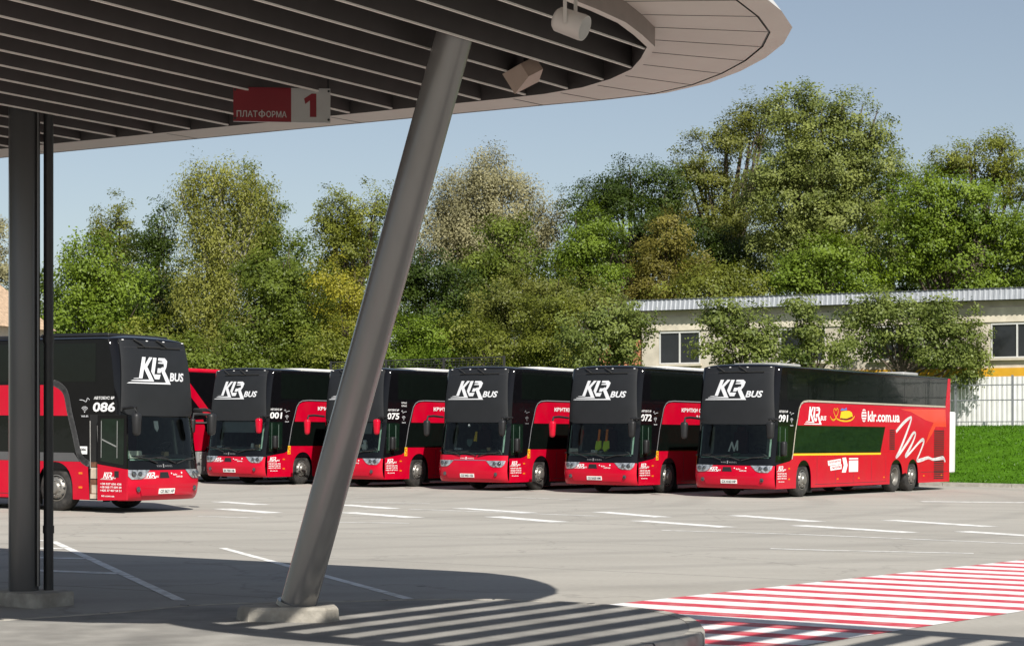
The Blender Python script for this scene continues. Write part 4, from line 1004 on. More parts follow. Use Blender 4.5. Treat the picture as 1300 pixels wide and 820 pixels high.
    def pill2(a, tip, capl):
        pts = []; pc_ = tip + capl
        for k in range(25):
            tt = -math.pi / 2 + math.pi * k / 24; pts.append((pc_ - capl * abs(math.cos(tt)) ** .62, 11.4 + a * math.copysign(abs(math.sin(tt)) ** .62, tt)))
        return [(14, 11.4 - a)] + pts + [(14, 11.4 + a)]
    ZB = ZS + .55
    o2, i2 = pill2(2.55, -8.2, 4.0), pill2(2.25, -7.85, 3.7)
    mb = MB()
    for z in (ZB, ZB + .22): ring_mesh(mb, o2, i2, z)
    wall_mesh(mb, o2, ZB, ZB + .22); wall_mesh(mb, i2, ZB, ZB + .22)
    mb.v = [tuple(Vector(v) - inv2) for v in mb.v]; obj('frame', mb, M_FASC, t2, 20)
    mb = MB(); p = -7.6
    while p < 13.6:
        h = 2.25 * max(0, 1 - min(1, max(0, (-4.15 - p) / 3.7)) ** 3.2) ** .31
        if h > .2:
            a, b_ = pq(p, 11.4 - h + .01), pq(p, 11.4 + h - .01); mb.obox((a.x, a.y, ZB + .11), (b_.x, b_.y, ZB + .11), .06, .29)
        p += .53
    mb.v = [tuple(Vector(v) - inv2) for v in mb.v]; obj('slat_grille', mb, M_SLAT, t2, None)
    for p in (1.0, 10.0):
        mb = MB(); a = pq(p, 9.2); mb.tube([(a.x, a.y, G(a.x, a.y)), (a.x, a.y, ZB)], .15, 20)
        mb.v = [tuple(Vector(v) - inv2) for v in mb.v]; obj('column', mb, M_STEEL, t2)

    # leaning column
    base = ground(377, 768, .26); dd = 1.745
    top = base + E1 * dd; top.z = EYE + (HY - 50) / FPX * top.y
    top = base + (top - base) * 1.085
    t = thing('steel_column', 'leaning round steel column on a concrete plinth in the middle', 'column', (base.x, base.y, base.z - .13))
    o = Vector(t.location); mb = MB()
    mb.tube([base - o + Vector((0, 0, -.03)), top - o], .164, 48); mb.tube([base - o + Vector((-.004, 0, -.02)), base - o + (top - base) * .004], .19, 48); obj('shaft', mb, M_STEEL, t, 40)
    mb = MB(); hexo = [(-.55, -.06), (-.42, -.25), (.30, -.27), (.40, -.10), (.33, .25), (-.40, .27)]
    ring = [Vector((x, y, 0)) for x, y in hexo]
    lo = [v + Vector((0, 0, -.02)) for v in ring]; hi = [v * .97 + Vector((0, 0, .105)) for v in ring]; hi2 = [v * .92 + Vector((0, 0, .13)) for v in ring]
    n = len(ring); mb.add(lo + hi + hi2, [(i, (i + 1) % n, n + (i + 1) % n, n + i) for i in range(n)] + [(n + i, n + (i + 1) % n, 2 * n + (i + 1) % n, 2 * n + i) for i in range(n)] + [tuple(range(2 * n, 3 * n))])
    obj('plinth', mb, M_CONC, t, None)
    # upright pillar at the left and thin pipe beside it
    b0 = ground(30, 749, .15)
    t = thing('square_pillar', 'thick upright dark steel pillar at the left edge', 'pillar', (b0.x, b0.y, b0.z - .15)); 
    mb = MB(); mb.rbox((0, 0, 2.80), (.30, .30, 5.70), .10, 5, Matrix.Rotation(R(20), 3, 'Z')); 
    mb.obox((.175, -.075, .2), (.175, -.075, 5.5), .02, .05)
    obj('shaft', mb, M_PILLAR, t, 50)
    mb = MB(); mb.rbox((0.03, 0, .06), (.86, .55, .18), .03, 2, Matrix.Rotation(-TH, 3, 'Z')); obj('plinth', mb, M_CONC, t, 40)
    b1 = ground(61, 749, .15)
    t = thing('drain_pipe', 'thin black pipe standing beside the thick pillar', 'pipe', (b1.x, b1.y + .02, b1.z)); mb = MB()
    mb.tube([(0, 0, -.03), (0, 0, 5.2)], .052, 16); mb.tube([(0, 0, .6), (0, 0, .68)], .06, 16); mb.tube([(0, 0, 2.6), (0, 0, 2.68)], .06, 16); obj('pipe_shaft', mb, mat('pipe black', (.02, .02, .021), .5, var=.2), t)
    # platform sign
    c = at(358, 133.5, 19.3); rz = R(6)
    t = thing('platform_sign', 'red and white hanging sign reading ПЛАТФОРМА 1', 'sign', c, rz); m = MATS
    w, h = .945, .335
    fn = lambda a, z, d: Vector((a, -d, z))
    mb = MB(); mb.prism([(-w / 2, -h / 2), (w / 2, -h / 2), (w / 2, h / 2), (-w / 2, h / 2)], fn, -.03, 0); obj('board', mb, mat('sign back grey', (.45, .45, .44), .5), t, None)
    mb = MB(); mb.prism([(-w / 2, -h / 2), (.09, -h / 2), (.09, h / 2), (-w / 2, h / 2)], fn, .0, .004); obj('red_field', mb, mat('sign red', (.15, .001, .008), .45, var=.05), t, None)
    mb = MB(); mb.prism([(.09, -h / 2), (w / 2, -h / 2), (w / 2, h / 2), (.09, h / 2)], fn, .0, .004); obj('white_field', mb, mat('sign white', (.34, .34, .33), .45, var=.04), t, None)
    mb = MB(); lay(mb, text_fit('ПЛАТ', -.44, -.238, -.125, -.062, .012), fn, .007); lay(mb, text_fit('О', -.228, -.162, -.120, -.067, .012), fn, .007); lay(mb, stroke([(-.195, -.129), (-.195, -.058)], .011), fn, .0075); lay(mb, text_fit('ОРМА', -.152, .045, -.125, -.062, .012), fn, .007); obj('sign_lettering', mb, MATS['sign white'], t, None)
    mb = MB(); lay(mb, poly_tris([(.215 + .12 * a, -.115 + .23 * z) for a, z in ((.48, 0), (1, 0), (1, 1), (.62, 1), (0, .78), (.10, .55), (.48, .70))]), fn, .007); obj('sign_number', mb, MATS['sign red'], t, None)
    for x in (-.45, .45): mb = MB(); mb.tube([(x, .015, h / 2), (x, .015, h / 2 + .2)], .008, 6); obj('hanger', mb, M_DARK, t)
    for x in (-.455, .455):
        for z in (-.14, .14): mb = MB(); mb.lathe([(.012, 0), (.012, -.008), (0, -.009)], 8, 'y', (x, -.003, z)); obj('bolt', mb, M_DARK, t)
    # lights under the canopy
    c = at(724, 30, 14.6)
    t = thing('canopy_spotlight', 'grey round spotlight with bracket hanging from the slats', 'lamp', c, R(0), 'lamps under the canopy'); mb = MB()
    ax = Vector((.80, -.35, -.36)).normalized(); 
    P0 = ax * -.12; mb.tube([P0, P0 + ax * .02, ax * .10, ax * .125], [.075, .092, .098, .094], 24); mb.tube([ax * .125, ax * .126], .085, 24, 1); obj('lamp_housing', mb, [mat('lamp grey', (.46, .43, .40), .5, var=.05), mat('lamp face', (.35, .33, .32), .4)], t)
    mb = MB(); sd_ = ax.cross(Vector((0, 0, 1))).normalized()
    for s_ in (-1, 1): mb.obox(sd_ * .105 * s_ + Vector((0, 0, -.02)), sd_ * .105 * s_ + Vector((0, 0, .26)), .028, .006)
    mb.obox(sd_ * -.105 + Vector((0, 0, .26)), sd_ * .105 + Vector((0, 0, .26)), .03, .008); obj('bracket', mb, MATS['lamp grey'], t)
    c = at(668, 92, 18.3)
    t = thing('canopy_floodlight', 'brownish box floodlight half hidden between the canopy slats', 'lamp', c, 0, 'lamps under the canopy'); mb = MB()
    m3 = Matrix.Rotation(R(-32), 3, 'Y') @ Matrix.Rotation(R(28), 3, 'Z')
    vs_ = [Vector((x * (.09 if y < 0 else .15), y * .13, z * (.07 if y < 0 else .11))) for y in (1, -1) for z in (-1, 1) for x in (-1, 1)]
    mb.add([m3 @ v for v in vs_], [(0, 1, 3, 2), (4, 6, 7, 5), (0, 4, 5, 1), (2, 3, 7, 6), (0, 2, 6, 4), (1, 5, 7, 3)]); obj('lamp_housing', mb, mat('lamp bronze', (.36, .27, .22), .5, var=.08), t, None)
    mb = MB(); mb.obox((0, .0, .05), (0, .02, .3), .05, .02); obj('bracket', mb, M_DARK, t)

# ------------------------------------------------------------------ building, fences, house
def build_buildings():
    Pr = Vector((22.36, 86.0, 0)); Pl = Vector((5.83, 94.0, 0)); d = (Pr - Pl).normalized(); nrm = Vector((d.y, -d.x, 0))   # nrm faces the camera
    if nrm.y > 0: nrm = -nrm
    L0 = 0.4; L1 = (Pr - Pl).length + 46; zb = 2.0
    t = thing('workshop_building', 'long beige workshop with metal roof edge behind the fruit trees', 'building', (Pl.x, Pl.y, zb), math.atan2(d.y, d.x))
    # local frame: x along the wall, y away from camera, z up from zb
    ray = lambda px: (lambda k: (lambda A: A)( (k * Pl.y - Pl.x) / (d.x - k * d.y)))((px - CX) / FPX)      # wall coordinate seen at a pixel column
    hz = lambda px, py: EYE - (py - HY) / FPX * (Pl.y + d.y * ray(px)) - zb
    wz0, wz1 = 2.6, 5.9
    wins = [(ray(837), ray(889), hz(860, 463), hz(860, 421)), (ray(990), ray(1048), hz(1010, 459), hz(1010, 417)), (ray(1105), ray(1166), hz(1120, 456), hz(1120, 414)), (ray(1258), ray(1325), hz(1280, 455), hz(1280, 411))]
    x_ = wins[3][1] + 3.2
    while x_ < L1 - 4: wins.append((x_, x_ + 2.6, wins[3][2], wins[3][3])); x_ += 5.6
    NW = 4
    sill = sum(w[2] for w in wins[:4]) / 4; head = sum(w[3] for w in wins[:4]) / 4
    wins = [(a, b, sill, head) for a, b, _, _ in wins]
    mb = MB(); xs = [L0] + [v for w in wins for v in (w[0], w[1])] + [L1]; zs = [2.0, sill, head, 5.93]
    for i in range(len(xs) - 1):
        for j in range(3):
            if j == 1 and i % 2 == 1: continue
            mb.box(xs[i], xs[i + 1], 0, .35, zs[j], zs[j + 1])
    mb.box(L0, L0 + .35, .35, 14, 0, 5.93); mb.box(L1 - .35, L1, .35, 14, 0, 5.93); mb.box(L0 + .35, L1 - .35, 13.6, 14, 0, 5.93)
    mw = mat('beige render', (.53, .48, .395), .9, var=.14, scale=2, bump=.25, bscale=15, dirt=((.34, .29, .22), .6, .9))
    obj('wall', mb, mw, t, None)
    mb = MB(); mb.box(L0 - .02, L1, -.06, .0, head + .06, head + .70); obj('lintel_band', mb, mat('pale render', (.62, .56, .45), .9, var=.12, scale=3, dirt=((.3, .26, .2), .5, 1.3)), t, None)
    mb = MB(); mb.box(L0, L1, -.07, -.003, 2.50, 2.90)
    obj('yellow_band', mb, mat('yellow band paint', (.62, .33, .015), .6, var=.1, scale=2), t, None)
    mb = MB(); x = L0; prof = []
    while x < L1: prof += [(x, 0), (x + .09, 0), (x + .11, -.03), (x + .20, -.03), (x + .22, 0)]; x += .22
    vs_ = [(a, -.10 + b_, .0) for a, b_ in prof] + [(a, -.10 + b_, 2.52) for a, b_ in prof]; n = len(prof)
    mb.add(vs_, [(i, i + 1, n + i + 1, n + i) for i in range(n - 1)]); obj('white_cladding', mb, mat('white sheet cladding', (.72, .72, .71), .5, var=.08, scale=1.5, dirt=((.5, .48, .45), .4, .8)), t, None)
    # roof edge of ribbed metal
    mb = MB(); x = L0 - .6; prof = []
    while x < L1 + .4: prof += [(x, 0), (x + .10, 0), (x + .13, -.03), (x + .20, -.03), (x + .23, 0)]; x += .23
    n = len(prof); mb.add([(a, -.55 + b_, 5.86) for a, b_ in prof] + [(a, -.42 + b_, 6.38) for a, b_ in prof], [(i, i + 1, n + i + 1, n + i) for i in range(n - 1)])
    obj('roof_edge', mb, mat('ribbed zinc', (.46, .475, .49), .4, metal=.5, var=.08, scale=2), t, None)
    mb = MB(); mb.add([(L0 - .6, -.5, 6.37), (L1 + .4, -.5, 6.37), (L1 + .4, 14.4, 6.8), (L0 - .6, 14.4, 6.8), (L0 - .6, -.45, 5.85), (L1 + .4, -.45, 5.85), (L1 + .4, 14.4, 5.94), (L0 - .6, 14.4, 5.94)], [(0, 1, 2, 3), (4, 7, 6, 5), (0, 3, 7, 4), (1, 5, 6, 2), (2, 6, 7, 3)])
    obj('roof', mb, mat('roof felt', (.16, .16, .16), .9, var=.2), t, None)
    for a, b_, z0, z1 in wins:
        f = MB(); w = .06
        f.box(a, a + w, -.02, .1, z0, z1); f.box(b_ - w, b_, -.02, .1, z0, z1); f.box(a + w, b_ - w, -.02, .1, z1 - w, z1); f.box(a + w, b_ - w, -.02, .1, z0, z0 + w)
        for k in (1, 2):
            xm = a + (b_ - a) * k / 2 if k == 1 else None
            if xm: f.box(xm - .035, xm + .035, -.02, .1, z0 + w, z1 - w)
        wo = obj('window', f, mat('window frame white', (.56, .56, .54), .5, var=.05), t, None)
        p = MB(); p.box(a + w, b_ - w, .045, .06, z0 + w, z1 - w); obj('pane', p, mat('dull window glass', (.018, .020, .023), .12, var=.3, scale=.7, spec=.5), wo, None)
        s = MB(); s.box(a - .1, b_ + .1, -.16, -.021, z0 - .1, z0 - .02); obj('sill', s, MATS['pale render'], wo, None)
    # black sheet added inside so the windows read dark
    mb = MB(); mb.box(L0 + .35, L1 - .35, .9, .95, 2.3, 5.9); obj('dark_backing', mb, M_CHASSIS, t, None)

    # metal fence at the top of the bank
    f0 = Pl + nrm * 1.6 + d * 8; t = thing('metal_fence', 'thin grey metal rail fence above the lawn in front of white cladding', 'fence', (f0.x, f0.y, 0), math.atan2(d.y, d.x))
    ln = 46.0; bz = 2.28
    def tz(x): v = f0 + d * x; return terrain(v.x, v.y)
    mp = mat('fence grey', (.22, .23, .24), .5, metal=.3, var=.1)
    mb = MB(); mb.obox((0, 0, bz + 1.18), (ln, 0, bz + 1.18), .05, .05); mb.obox((0, 0, bz + 1.83), (ln, 0, bz + 1.83), .05, .05); mb.obox((0, 0, bz + .25), (ln, 0, bz + .25), .04, .04); obj('rail', mb, mp, t, None)
    x = .4
    while x < ln:
        mb = MB(); mb.obox((x, -.04, bz - .3), (x, -.04, bz + 2.25), .09, .06); obj('post', mb, mp, t, None); x += 2.45
    mb = MB(); x = 0
    while x < ln: mb.obox((x, .03, bz), (x, .03, bz + 2.2), .010, .010); x += .16
    obj('picket_panel', mb, mat('picket pale grey', (.60, .61, .62), .5, metal=.3), t, None)

    # dark mesh fence behind the coaches
    a = at(420, 470, 92); b_ = at(640, 470, 86); dd = (b_ - a); dd.z = 0; ln = dd.length
    t = thing('mesh_fence', 'dark wire mesh fence top showing behind the coach roofs', 'fence', (a.x, a.y, 0), math.atan2(dd.y, dd.x)); z0 = 2.3; z1 = EYE + (HY - 456.5) / FPX * 89
    mm = mat('dark wire', (.03, .03, .03), .6)
    mb = MB()
    for k in range(13): mb.obox((0, 0, z1 - k * .12), (ln, 0, z1 - k * .12), .02, .02 if k else .05)
    for k in range(int(ln / .2)): mb.obox((k * .2, .02, z0), (k * .2, .02, z1), .014, .014)
    obj('mesh_panel', mb, mm, t, None)
    for k in range(4): mb = MB(); mb.obox((k * ln / 3, 0, 1.8), (k * ln / 3, 0, z1 + .05), .08, .08); obj('post', mb, mm, t, None)

    # broken brick wall seen through the apple tree
    a = at(772, 470, 94); t = thing('brick_wall', 'stub of orange brick wall behind the apple tree', 'wall', (a.x, a.y, 2.2)); mb = MB(); mb.prism([(-.4, 0), (2.0, 0), (2.0, 4.0), (1.5, 4.35), (1.0, 3.9), (.2, 4.2), (-.4, 3.6)], lambda x, z, d_: Vector((x, d_, z)), .4, 0)
    m = mat('orange brick', (.42, .17, .09), .9, var=.3, scale=6, bump=.4, bscale=12); obj('wall_stub', mb, m, t, None)

    # house roof at the far left
    c = at(-60, 420, 84); t = thing('tiled_house', 'small house with tan tiled roof at the far left edge', 'house', (c.x, c.y, 2.0), R(-20)); mb = MB()
    mb.box(-2.6, 2.6, -3, 3, 0, 4.6); obj('wall', mb, mat('house render', (.5, .45, .38), .9), t, None)
    mb = MB(); zr = EYE + (HY - 352) / FPX * 84 - 2.0; ze = 4.5
    mb.add([(-3.0, -3.3, ze), (0, -3.3, zr), (3.0, -3.3, ze), (-3.0, 3.3, ze), (0, 3.3, zr), (3.0, 3.3, ze)], [(0, 1, 4, 3), (1, 2, 5, 4), (0, 2, 1), (3, 4, 5), (0, 3, 5, 2)]); obj('roof', mb, mat('tan roof tiles', (.42, .30, .20), .85, var=.3, scale=8, bump=.5, bscale=10), t, None)

# ------------------------------------------------------------------ trees
BARK = mat('bark', (.085, .065, .048), .95, var=.4, scale=8, bump=.6, bscale=14)
BARKW = mat('birch bark', (.45, .43, .38), .9, var=.4, scale=6, bump=.3, bscale=14)
LEAF = {
    'mid': leaf_mat('leaf mid green', (.060, .088, .011), (.155, .198, .028)),
    'bright': leaf_mat('leaf bright green', (.070, .115, .010), (.190, .262, .030)),
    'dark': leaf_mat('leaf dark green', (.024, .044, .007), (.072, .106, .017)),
    'olive': leaf_mat('leaf olive', (.085, .104, .013), (.215, .235, .038)),
    'brown': leaf_mat('leaf brown green', (.080, .098, .017), (.195, .205, .044)),
    'rust': leaf_mat('leaf rusty', (.118, .108, .020), (.235, .208, .046)),
    'silver': leaf_mat('leaf silver', (.185, .175, .090), (.400, .370, .205)),
    'birch': leaf_mat('leaf birch', (.125, .140, .022), (.300, .300, .068)),
    'yellow': leaf_mat('leaf yellowing', (.140, .140, .014), (.310, .285, .030)),
    'poplar': leaf_mat('leaf poplar', (.088, .116, .020), (.260, .292, .082)),
    'fruit': leaf_mat('leaf fruit tree', (.062, .092, .016), (.220, .262, .066)),
}
LEAFK = .66
def tree(name, label, cat, Y, blobs, leaf, base_px=None, dens=1.0, size=.26, droop=0.0, clump=.62, bark=None, group=None, seed=0, gap=.0, mix=None, up=.35, plume=.95):
    rng = np.random.default_rng(1000 + seed); size = size * LEAFK
    m = Y / FPX
    if base_px is None: base_px = sum(b[0] * b[2] for b in blobs) / sum(b[2] for b in blobs)
    bx = (base_px - CX) * m; bz = terrain(bx, Y)
    t = thing(name, label, cat, (bx, Y, bz), 0, group or ('fruit trees along the workshop' if leaf == 'fruit' else 'trees of the wood behind the coaches'))
    V = []; TI = []; el = []
    for bi, b in enumerate(blobs):
        px, py, rx, rz = b[:4]; dy = b[4] if len(b) > 4 else 0.0
        c = np.array([(px - CX) * m - bx, dy, EYE - (py - HY) * m - bz]); r = np.array([rx * m, max(rx, min(rz, rx * 1.3)) * m * .9, rz * m]); el.append((c, r))
        area = 4 * np.pi * ((r[0] * r[1]) ** 1.6 / 3 + (r[0] * r[2]) ** 1.6 / 3 + (r[1] * r[2]) ** 1.6 / 3) ** (1 / 1.6)
        cl = clump * (1 + .0 * Y); nc = int(dens * area * 2.0 / cl ** 2 * .55) + 8
        dv = rng.normal(size=(nc, 3)); dv /= np.linalg.norm(dv, axis=1)[:, None]
        keep = (dv[:, 1] < .55); dv = dv[keep]; nc = len(dv)                 # few leaves on the far hidden side
        ph = rng.uniform(0, 6.28, 6)
        br = max(cl * 1.7, .24 * (r[0] * r[2]) ** .5)                        # boughs: leaf clumps gather round them
        nb = max(5, int(area / (br * br * 3.2)))
        bd = rng.normal(size=(nb, 3)); bd[:, 1] -= .25; bd /= np.linalg.norm(bd, axis=1)[:, None]
        bc = c + bd * r * rng.uniform(.45, 1.02, nb)[:, None]; bs = rng.uniform(.7, 1.3, nb)
        which = rng.integers(0, nb, nc)
        lump = 1 + .13 * np.sin(dv[:, 0] * 5 + ph[0] + 2 * dv[:, 2]) + .12 * np.sin(dv[:, 2] * 7 + ph[1] + 3 * dv[:, 0])
        shell = c + dv * r * (lump * (1 - .55 * rng.random(nc) ** 1.7))[:, None]
        ud = dv * (rng.random(nc) ** .35)[:, None]
        ud[:, 2] = np.where(ud[:, 2] < 0, ud[:, 2] * .55, ud[:, 2])          # boughs are flatter below
        bough = bc[which] + ud * (br * bs[which])[:, None] * np.array([1.1, 1.1, plume + .8 * droop])
        onb = rng.random(nc) < .74
        cc = np.where(onb[:, None], bough, shell)
        if gap:                                                              # leave some holes
            g = np.sin(cc[:, 0] * 1.9 + ph[3]) * np.sin(cc[:, 2] * 2.1 + ph[4]) ; k_ = g < (1 - gap * 1.4); cc, dv, which = cc[k_], dv[k_], which[k_]; nc = len(cc)
        ctint = np.clip(rng.normal(.5, .13, nc) + np.where(True, rng.normal(0, .2, nb)[which if len(which) == nc else rng.integers(0, nb, nc)], 0), 0, 1)
        npl = max(6, int(30 * (cl / .62) ** 2 * (.26 / size) ** 2 * .85)); n = nc * npl
        off = np.clip(rng.normal(size=(n, 3)), -1.9, 1.9) * np.array([cl * .46, cl * .46, cl * (.32 + .9 * droop)])
        P = np.repeat(cc, npl, 0) + off; O = np.repeat(dv, npl, 0)
        nr = O * .6 + np.array([0, -.12, up]) + rng.normal(size=(n, 3)) * .25; nr /= np.linalg.norm(nr, axis=1)[:, None]
        ax = rng.normal(size=(n, 3)) + np.array([0, 0, -2.5 * droop]); ax -= nr * (ax * nr).sum(1)[:, None]; ax /= np.linalg.norm(ax, axis=1)[:, None] + 1e-9
        sdv = np.cross(nr, ax); Lh = size * rng.uniform(.6, 1.25, n)[:, None] * .5; Wd = Lh * (.62 - .3 * droop)
        q = np.stack([P - ax * Lh, P - sdv * Wd + nr * Lh * .15, P + ax * Lh, P + sdv * Wd + nr * Lh * .15], 1)
        V.append(q.reshape(-1, 3)); TI.append(np.repeat(np.clip(np.repeat(ctint, npl) + rng.normal(0, .07, n), 0, 1), 4))
    me = raw_mesh('crown', np.concatenate(V), 4, np.concatenate(TI)); me.materials.append(LEAF[leaf]); link('crown', me, t)
    # trunk and limbs
    tb = MB(); top = max(c[2] + r[2] * .55 for c, r in el); hgt = top
    r0 = max(.09, .022 * hgt); cen = sum((c for c, r in el), np.zeros(3)) / len(el)
    tb.tube([(0, 0, -.2), (cen[0] * .15, 0, hgt * .25), (cen[0] * .5, cen[1] * .5, hgt * .55), (cen[0], cen[1], hgt * .95)], [r0 * 1.25, r0, r0 * .65, r0 * .15], 8)
    for c, r in el:
        for k in range(4):
            s0 = Vector((cen[0] * .3, cen[1] * .3, min(hgt * .5, max(.6, (c[2] - r[2]) * .8)) * (.8 + .1 * k)))
            e = Vector(c + r * np.array([rng.uniform(-.75, .75), rng.uniform(-.6, .3), rng.uniform(-.2, .8)])); mid = (s0 + e) / 2 + Vector((rng.uniform(-.4, .4), 0, -.3))
            tb.tube([s0, mid, e], [r0 * .5, r0 * .28, r0 * .07], 6)
    obj('trunk', tb, bark or BARK, t, 50)
    return t

def build_trees():
    BT = 'broadleaf_tree'; gb = None
    S_ = [0]
    def T_(*a, **k): S_[0] += 1; return tree(*a, seed=S_[0], **k)
    # back row, left to right
    T_('willow_tree', 'pale grey-green tree cut by the left edge of the photo', 'tree', 128, [(-24, 300, 34, 60), (-30, 370, 50, 60)], 'silver', dens=.8)
    T_(BT, 'brownish olive tree rising behind the feathery green tree', 'tree', 132, [(150, 300, 30, 36), (140, 345, 42, 50), (165, 390, 46, 60)], 'brown', dens=.8, gap=.15)
    T_('spruce_tree', 'dark conical tree beside the tall yellowish birch', 'tree', 126, [(203, 292, 17, 34), (196, 335, 27, 44), (190, 390, 40, 60), (215, 430, 44, 40)], 'dark', up=.1)
    T_('birch_tree', 'tall yellow-green birch with drooping branches, left of the leaning column', 'tree', 118, [(250, 245, 26, 34), (290, 240, 30, 34), (325, 262, 22, 40), (275, 300, 52, 52), (265, 370, 56, 60), (290, 430, 60, 46)], 'birch', dens=1.25, droop=.55, size=.28, bark=BARKW, gap=.03)
    T_(BT, 'grey-green tree top showing behind the right side of the birch', 'tree', 130, [(322, 235, 14, 30), (338, 285, 22, 44), (350, 340, 40, 50)], 'mid', dens=.9)
    T_('ash_tree', 'feathery bright green tree standing just right of the dark pillar', 'tree', 108, [(118, 335, 40, 34), (95, 375, 42, 36), (150, 380, 42, 40), (118, 420, 66, 40)], 'bright', droop=.25, size=.30, gap=.1)
    T_(BT, 'low olive tree rising above coach 086', 'tree', 106, [(195, 430, 40, 34), (225, 455, 46, 26)], 'olive')
    T_('poplar_tree', 'slim green poplar left of the leaning column', 'tree', 122, [(425, 275, 20, 34), (455, 268, 22, 30), (480, 275, 14, 26), (445, 325, 44, 46), (440, 390, 50, 56)], 'olive', size=.24, plume=1.6)
    T_(BT, 'dense olive-green tree above the roof of coach 001', 'tree', 104, [(345, 345, 40, 42), (385, 385, 48, 46), (340, 410, 50, 46), (400, 435, 52, 34), (330, 450, 50, 24)], 'mid')
    T_(BT, 'yellowing small tree left of the leaning column', 'tree', 102, [(435, 372, 24, 34), (448, 410, 28, 36)], 'yellow', dens=.8, size=.22)
    T_(BT, 'green bush-like tree between yellowing tree and coach roofs', 'tree', 100, [(425, 440, 46, 28), (475, 445, 30, 24)], 'olive', size=.22)
    T_('willow_tree', 'silvery beige willow with rounded crown right of the leaning column', 'tree', 126, [(622, 235, 38, 32), (585, 262, 44, 38), (650, 262, 42, 38), (690, 285, 22, 30), (560, 305, 40, 42), (620, 310, 62, 46)], 'silver', droop=.3, size=.26, gap=.0, dens=1.3)
    T_(BT, 'dark green tree in front of the silvery willow', 'tree', 116, [(640, 300, 30, 28), (655, 335, 44, 36), (610, 345, 40, 34)], 'mid')
    T_(BT, 'deep green tree just right of the leaning column', 'tree', 112, [(535, 345, 36, 36), (560, 385, 44, 44), (520, 400, 36, 40)], 'dark')
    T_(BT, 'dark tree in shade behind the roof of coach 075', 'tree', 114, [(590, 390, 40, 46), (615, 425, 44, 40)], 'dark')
    T_('round_bush', 'bright green bush above the roof of coach 075', 'bush', 100, [(520, 425, 30, 26), (545, 440, 36, 28), (500, 448, 30, 20)], 'bright', size=.2)
    T_(BT, 'big dark green oak with uneven top left of the tall poplar', 'tree', 124, [(745, 262, 24, 30), (775, 250, 26, 30), (812, 235, 34, 34), (848, 240, 24, 40), (790, 285, 60, 44), (830, 300, 46, 50)], 'dark', size=.24)
    T_(BT, 'leafy mid green tree below the dark oak', 'tree', 116, [(740, 305, 30, 40), (765, 330, 36, 40), (725, 355, 34, 36)], 'bright', size=.23)
    T_(BT, 'rust-brown tree between dark oak and workshop', 'tree', 118, [(850, 300, 28, 36), (840, 345, 42, 44), (875, 365, 34, 40), (820, 390, 40, 36)], 'rust', size=.23, dens=.9)
    T_(BT, 'brown-green tree behind the apple tree', 'tree', 108, [(640, 385, 40, 40), (690, 380, 46, 40), (735, 385, 40, 36), (665, 425, 50, 36)], 'brown', size=.22)
    T_(BT, 'yellow-green spreading tree above the roof of the numberless coach', 'tree', 100, [(600, 440, 42, 30), (645, 445, 40, 26), (700, 415, 46, 40), (700, 448, 50, 22)], 'olive', size=.2)
    T_(BT, 'dark olive tree at the left shoulder of the tall poplar', 'tree', 128, [(885, 205, 30, 34), (935, 170, 36, 38), (960, 150, 24, 22), (900, 260, 50, 56), (930, 320, 54, 56)], 'brown', size=.25)
    T_('poplar_tree', 'tallest silvery green poplar towering over the workshop', 'tree', 118, [(1005, 150, 34, 38), (1045, 165, 40, 42), (1085, 165, 42, 42), (1110, 215, 42, 46), (1035, 225, 66, 60), (985, 255, 46, 60), (1075, 285, 70, 60), (1010, 320, 60, 56)], 'poplar', size=.27, dens=1.05, plume=1.7)
    T_(BT, 'dark green tree filling the gap behind the rusty tree', 'tree', 122, [(905, 330, 44, 44), (945, 350, 46, 40)], 'dark')
    T_(BT, 'green tree low behind the left end of the workshop roof', 'tree', 106, [(900, 365, 36, 30), (940, 372, 32, 24), (865, 378, 26, 22)], 'olive', size=.22)
    T_('maple_tree', 'bright green maple above the workshop roof', 'tree', 108, [(1040, 345, 52, 36), (1000, 368, 40, 22), (1090, 350, 46, 34)], 'bright', size=.28)
    T_('maple_tree', 'broad rich green maple above the right end of the workshop', 'tree', 110, [(1165, 260, 50, 46), (1220, 270, 56, 50), (1150, 320, 62, 50), (1230, 330, 66, 50), (1290, 310, 44, 60)], 'bright', size=.28)
    T_(BT, 'light-topped tall tree at the right, behind the maple', 'tree', 126, [(1215, 205, 32, 30), (1255, 200, 34, 34), (1175, 235, 26, 26), (1285, 240, 34, 40)], 'olive', size=.25, gap=.15)
    T_(BT, 'deep green tree cut by the right edge of the photo', 'tree', 116, [(1318, 270, 30, 60), (1310, 330, 40, 50)], 'dark')
    # second, deeper row closing the gaps
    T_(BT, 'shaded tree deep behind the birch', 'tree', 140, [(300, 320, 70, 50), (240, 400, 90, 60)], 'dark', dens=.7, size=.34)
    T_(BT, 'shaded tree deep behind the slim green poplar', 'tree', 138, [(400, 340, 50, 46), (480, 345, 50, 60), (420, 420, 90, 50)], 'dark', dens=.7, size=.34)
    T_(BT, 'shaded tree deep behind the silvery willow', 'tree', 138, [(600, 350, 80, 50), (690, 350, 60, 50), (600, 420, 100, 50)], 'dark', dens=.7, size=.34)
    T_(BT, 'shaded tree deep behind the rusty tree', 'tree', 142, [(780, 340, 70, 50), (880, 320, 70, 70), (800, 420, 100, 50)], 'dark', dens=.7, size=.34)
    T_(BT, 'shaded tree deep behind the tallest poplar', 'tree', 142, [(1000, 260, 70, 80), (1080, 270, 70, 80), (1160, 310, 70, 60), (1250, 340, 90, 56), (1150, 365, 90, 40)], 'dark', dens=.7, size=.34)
    T_(BT, 'shaded tree deep behind the feathery green tree', 'tree', 138, [(60, 390, 70, 50), (130, 400, 70, 50), (0, 420, 80, 50)], 'dark', dens=.7, size=.34)
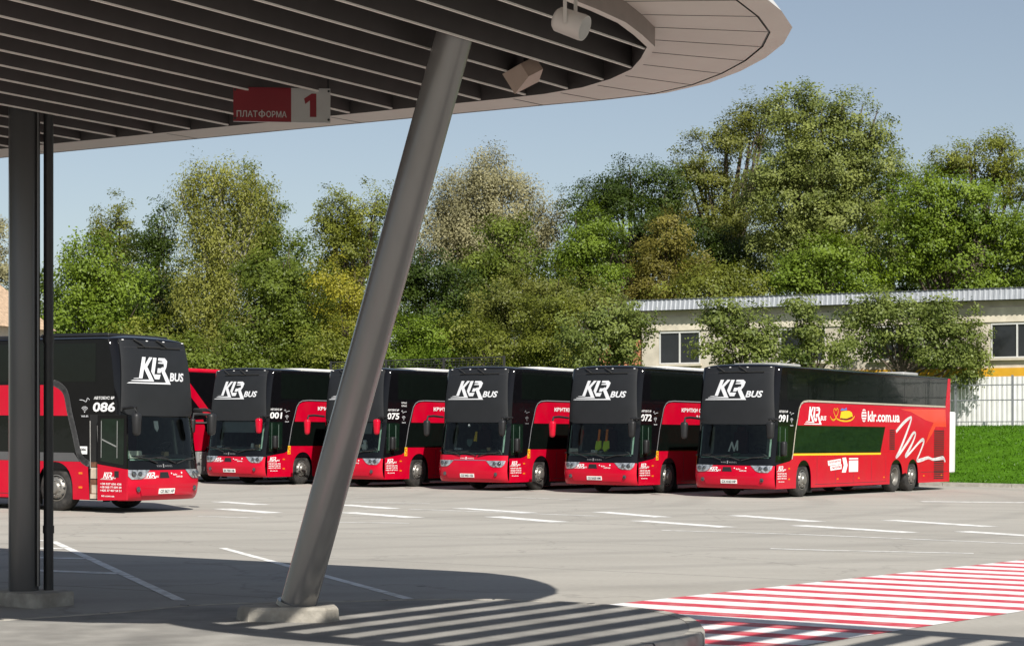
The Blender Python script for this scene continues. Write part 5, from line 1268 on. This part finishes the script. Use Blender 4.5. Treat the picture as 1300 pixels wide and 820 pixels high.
    for k, (px, nm_) in enumerate(((110, 'dark undergrowth shrub at the foot of the feathery green tree'), (300, 'dark undergrowth shrub behind the roof of coach 001'), (480, 'dark undergrowth shrub behind the mesh fence'), (660, 'dark undergrowth shrub behind the numberless coach'))):
        T_('undergrowth_shrub', nm_, 'shrub', 103, [(px - 60, 470, 56, 34), (px + 10, 474, 60, 34), (px + 80, 470, 56, 36)], 'mid', size=.26, dens=.9)
    # fruit trees in front of the workshop
    for k, (px, Y) in enumerate(((1520, 83.0), (1575, 81.5), (1880, 76.5), (2050, 74), (2450, 69))):  # unseen trees added so the coach sides reflect something dark
        o_ = ('first', 'second', 'third', 'fourth', 'fifth', 'sixth', 'last')[k]
        T_('apple_tree', o_ + ' added unseen fruit tree along the workshop beyond the right edge of the photo', 'tree', Y, [(px, 395, 62, 42), (px + 40, 430, 62, 46), (px - 40, 440, 60, 46)], 'fruit', size=.30, dens=.75)
    T_('apple_tree', 'leafy apple tree at the left corner of the workshop', 'tree', 84, [(775, 400, 34, 30), (795, 420, 30, 34), (752, 432, 34, 30), (790, 448, 24, 18)], 'fruit', base_px=782, size=.23, clump=.42, dens=1.1, gap=.12)
    T_('apple_tree', 'dense fruit tree before the first two workshop windows', 'tree', 80, [(925, 412, 34, 30), (958, 420, 34, 34), (935, 445, 40, 24), (972, 448, 26, 22)], 'fruit', base_px=948, size=.23, clump=.4, dens=1.15, gap=.1)
    T_('apple_tree', 'thin fruit tree before the middle of the workshop', 'tree', 81, [(1012, 400, 24, 24), (1030, 425, 26, 30), (1020, 450, 26, 20), (1060, 448, 22, 20)], 'fruit', base_px=1025, size=.23, clump=.4, dens=.9, gap=.25)
    T_('apple_tree', 'wide fruit tree with visible trunk behind the rear of coach 091', 'tree', 86.0, [(1100, 402, 34, 26), (1140, 398, 40, 24), (1092, 428, 32, 24), (1160, 425, 44, 28), (1200, 405, 36, 26), (1218, 428, 32, 28), (1232, 458, 24, 28), (1180, 450, 30, 18)], 'fruit', base_px=1133, size=.23, clump=.4, dens=1.0, gap=.15)

build_ground()
build_canopy()
build_buildings()
build_trees()
build_coaches()
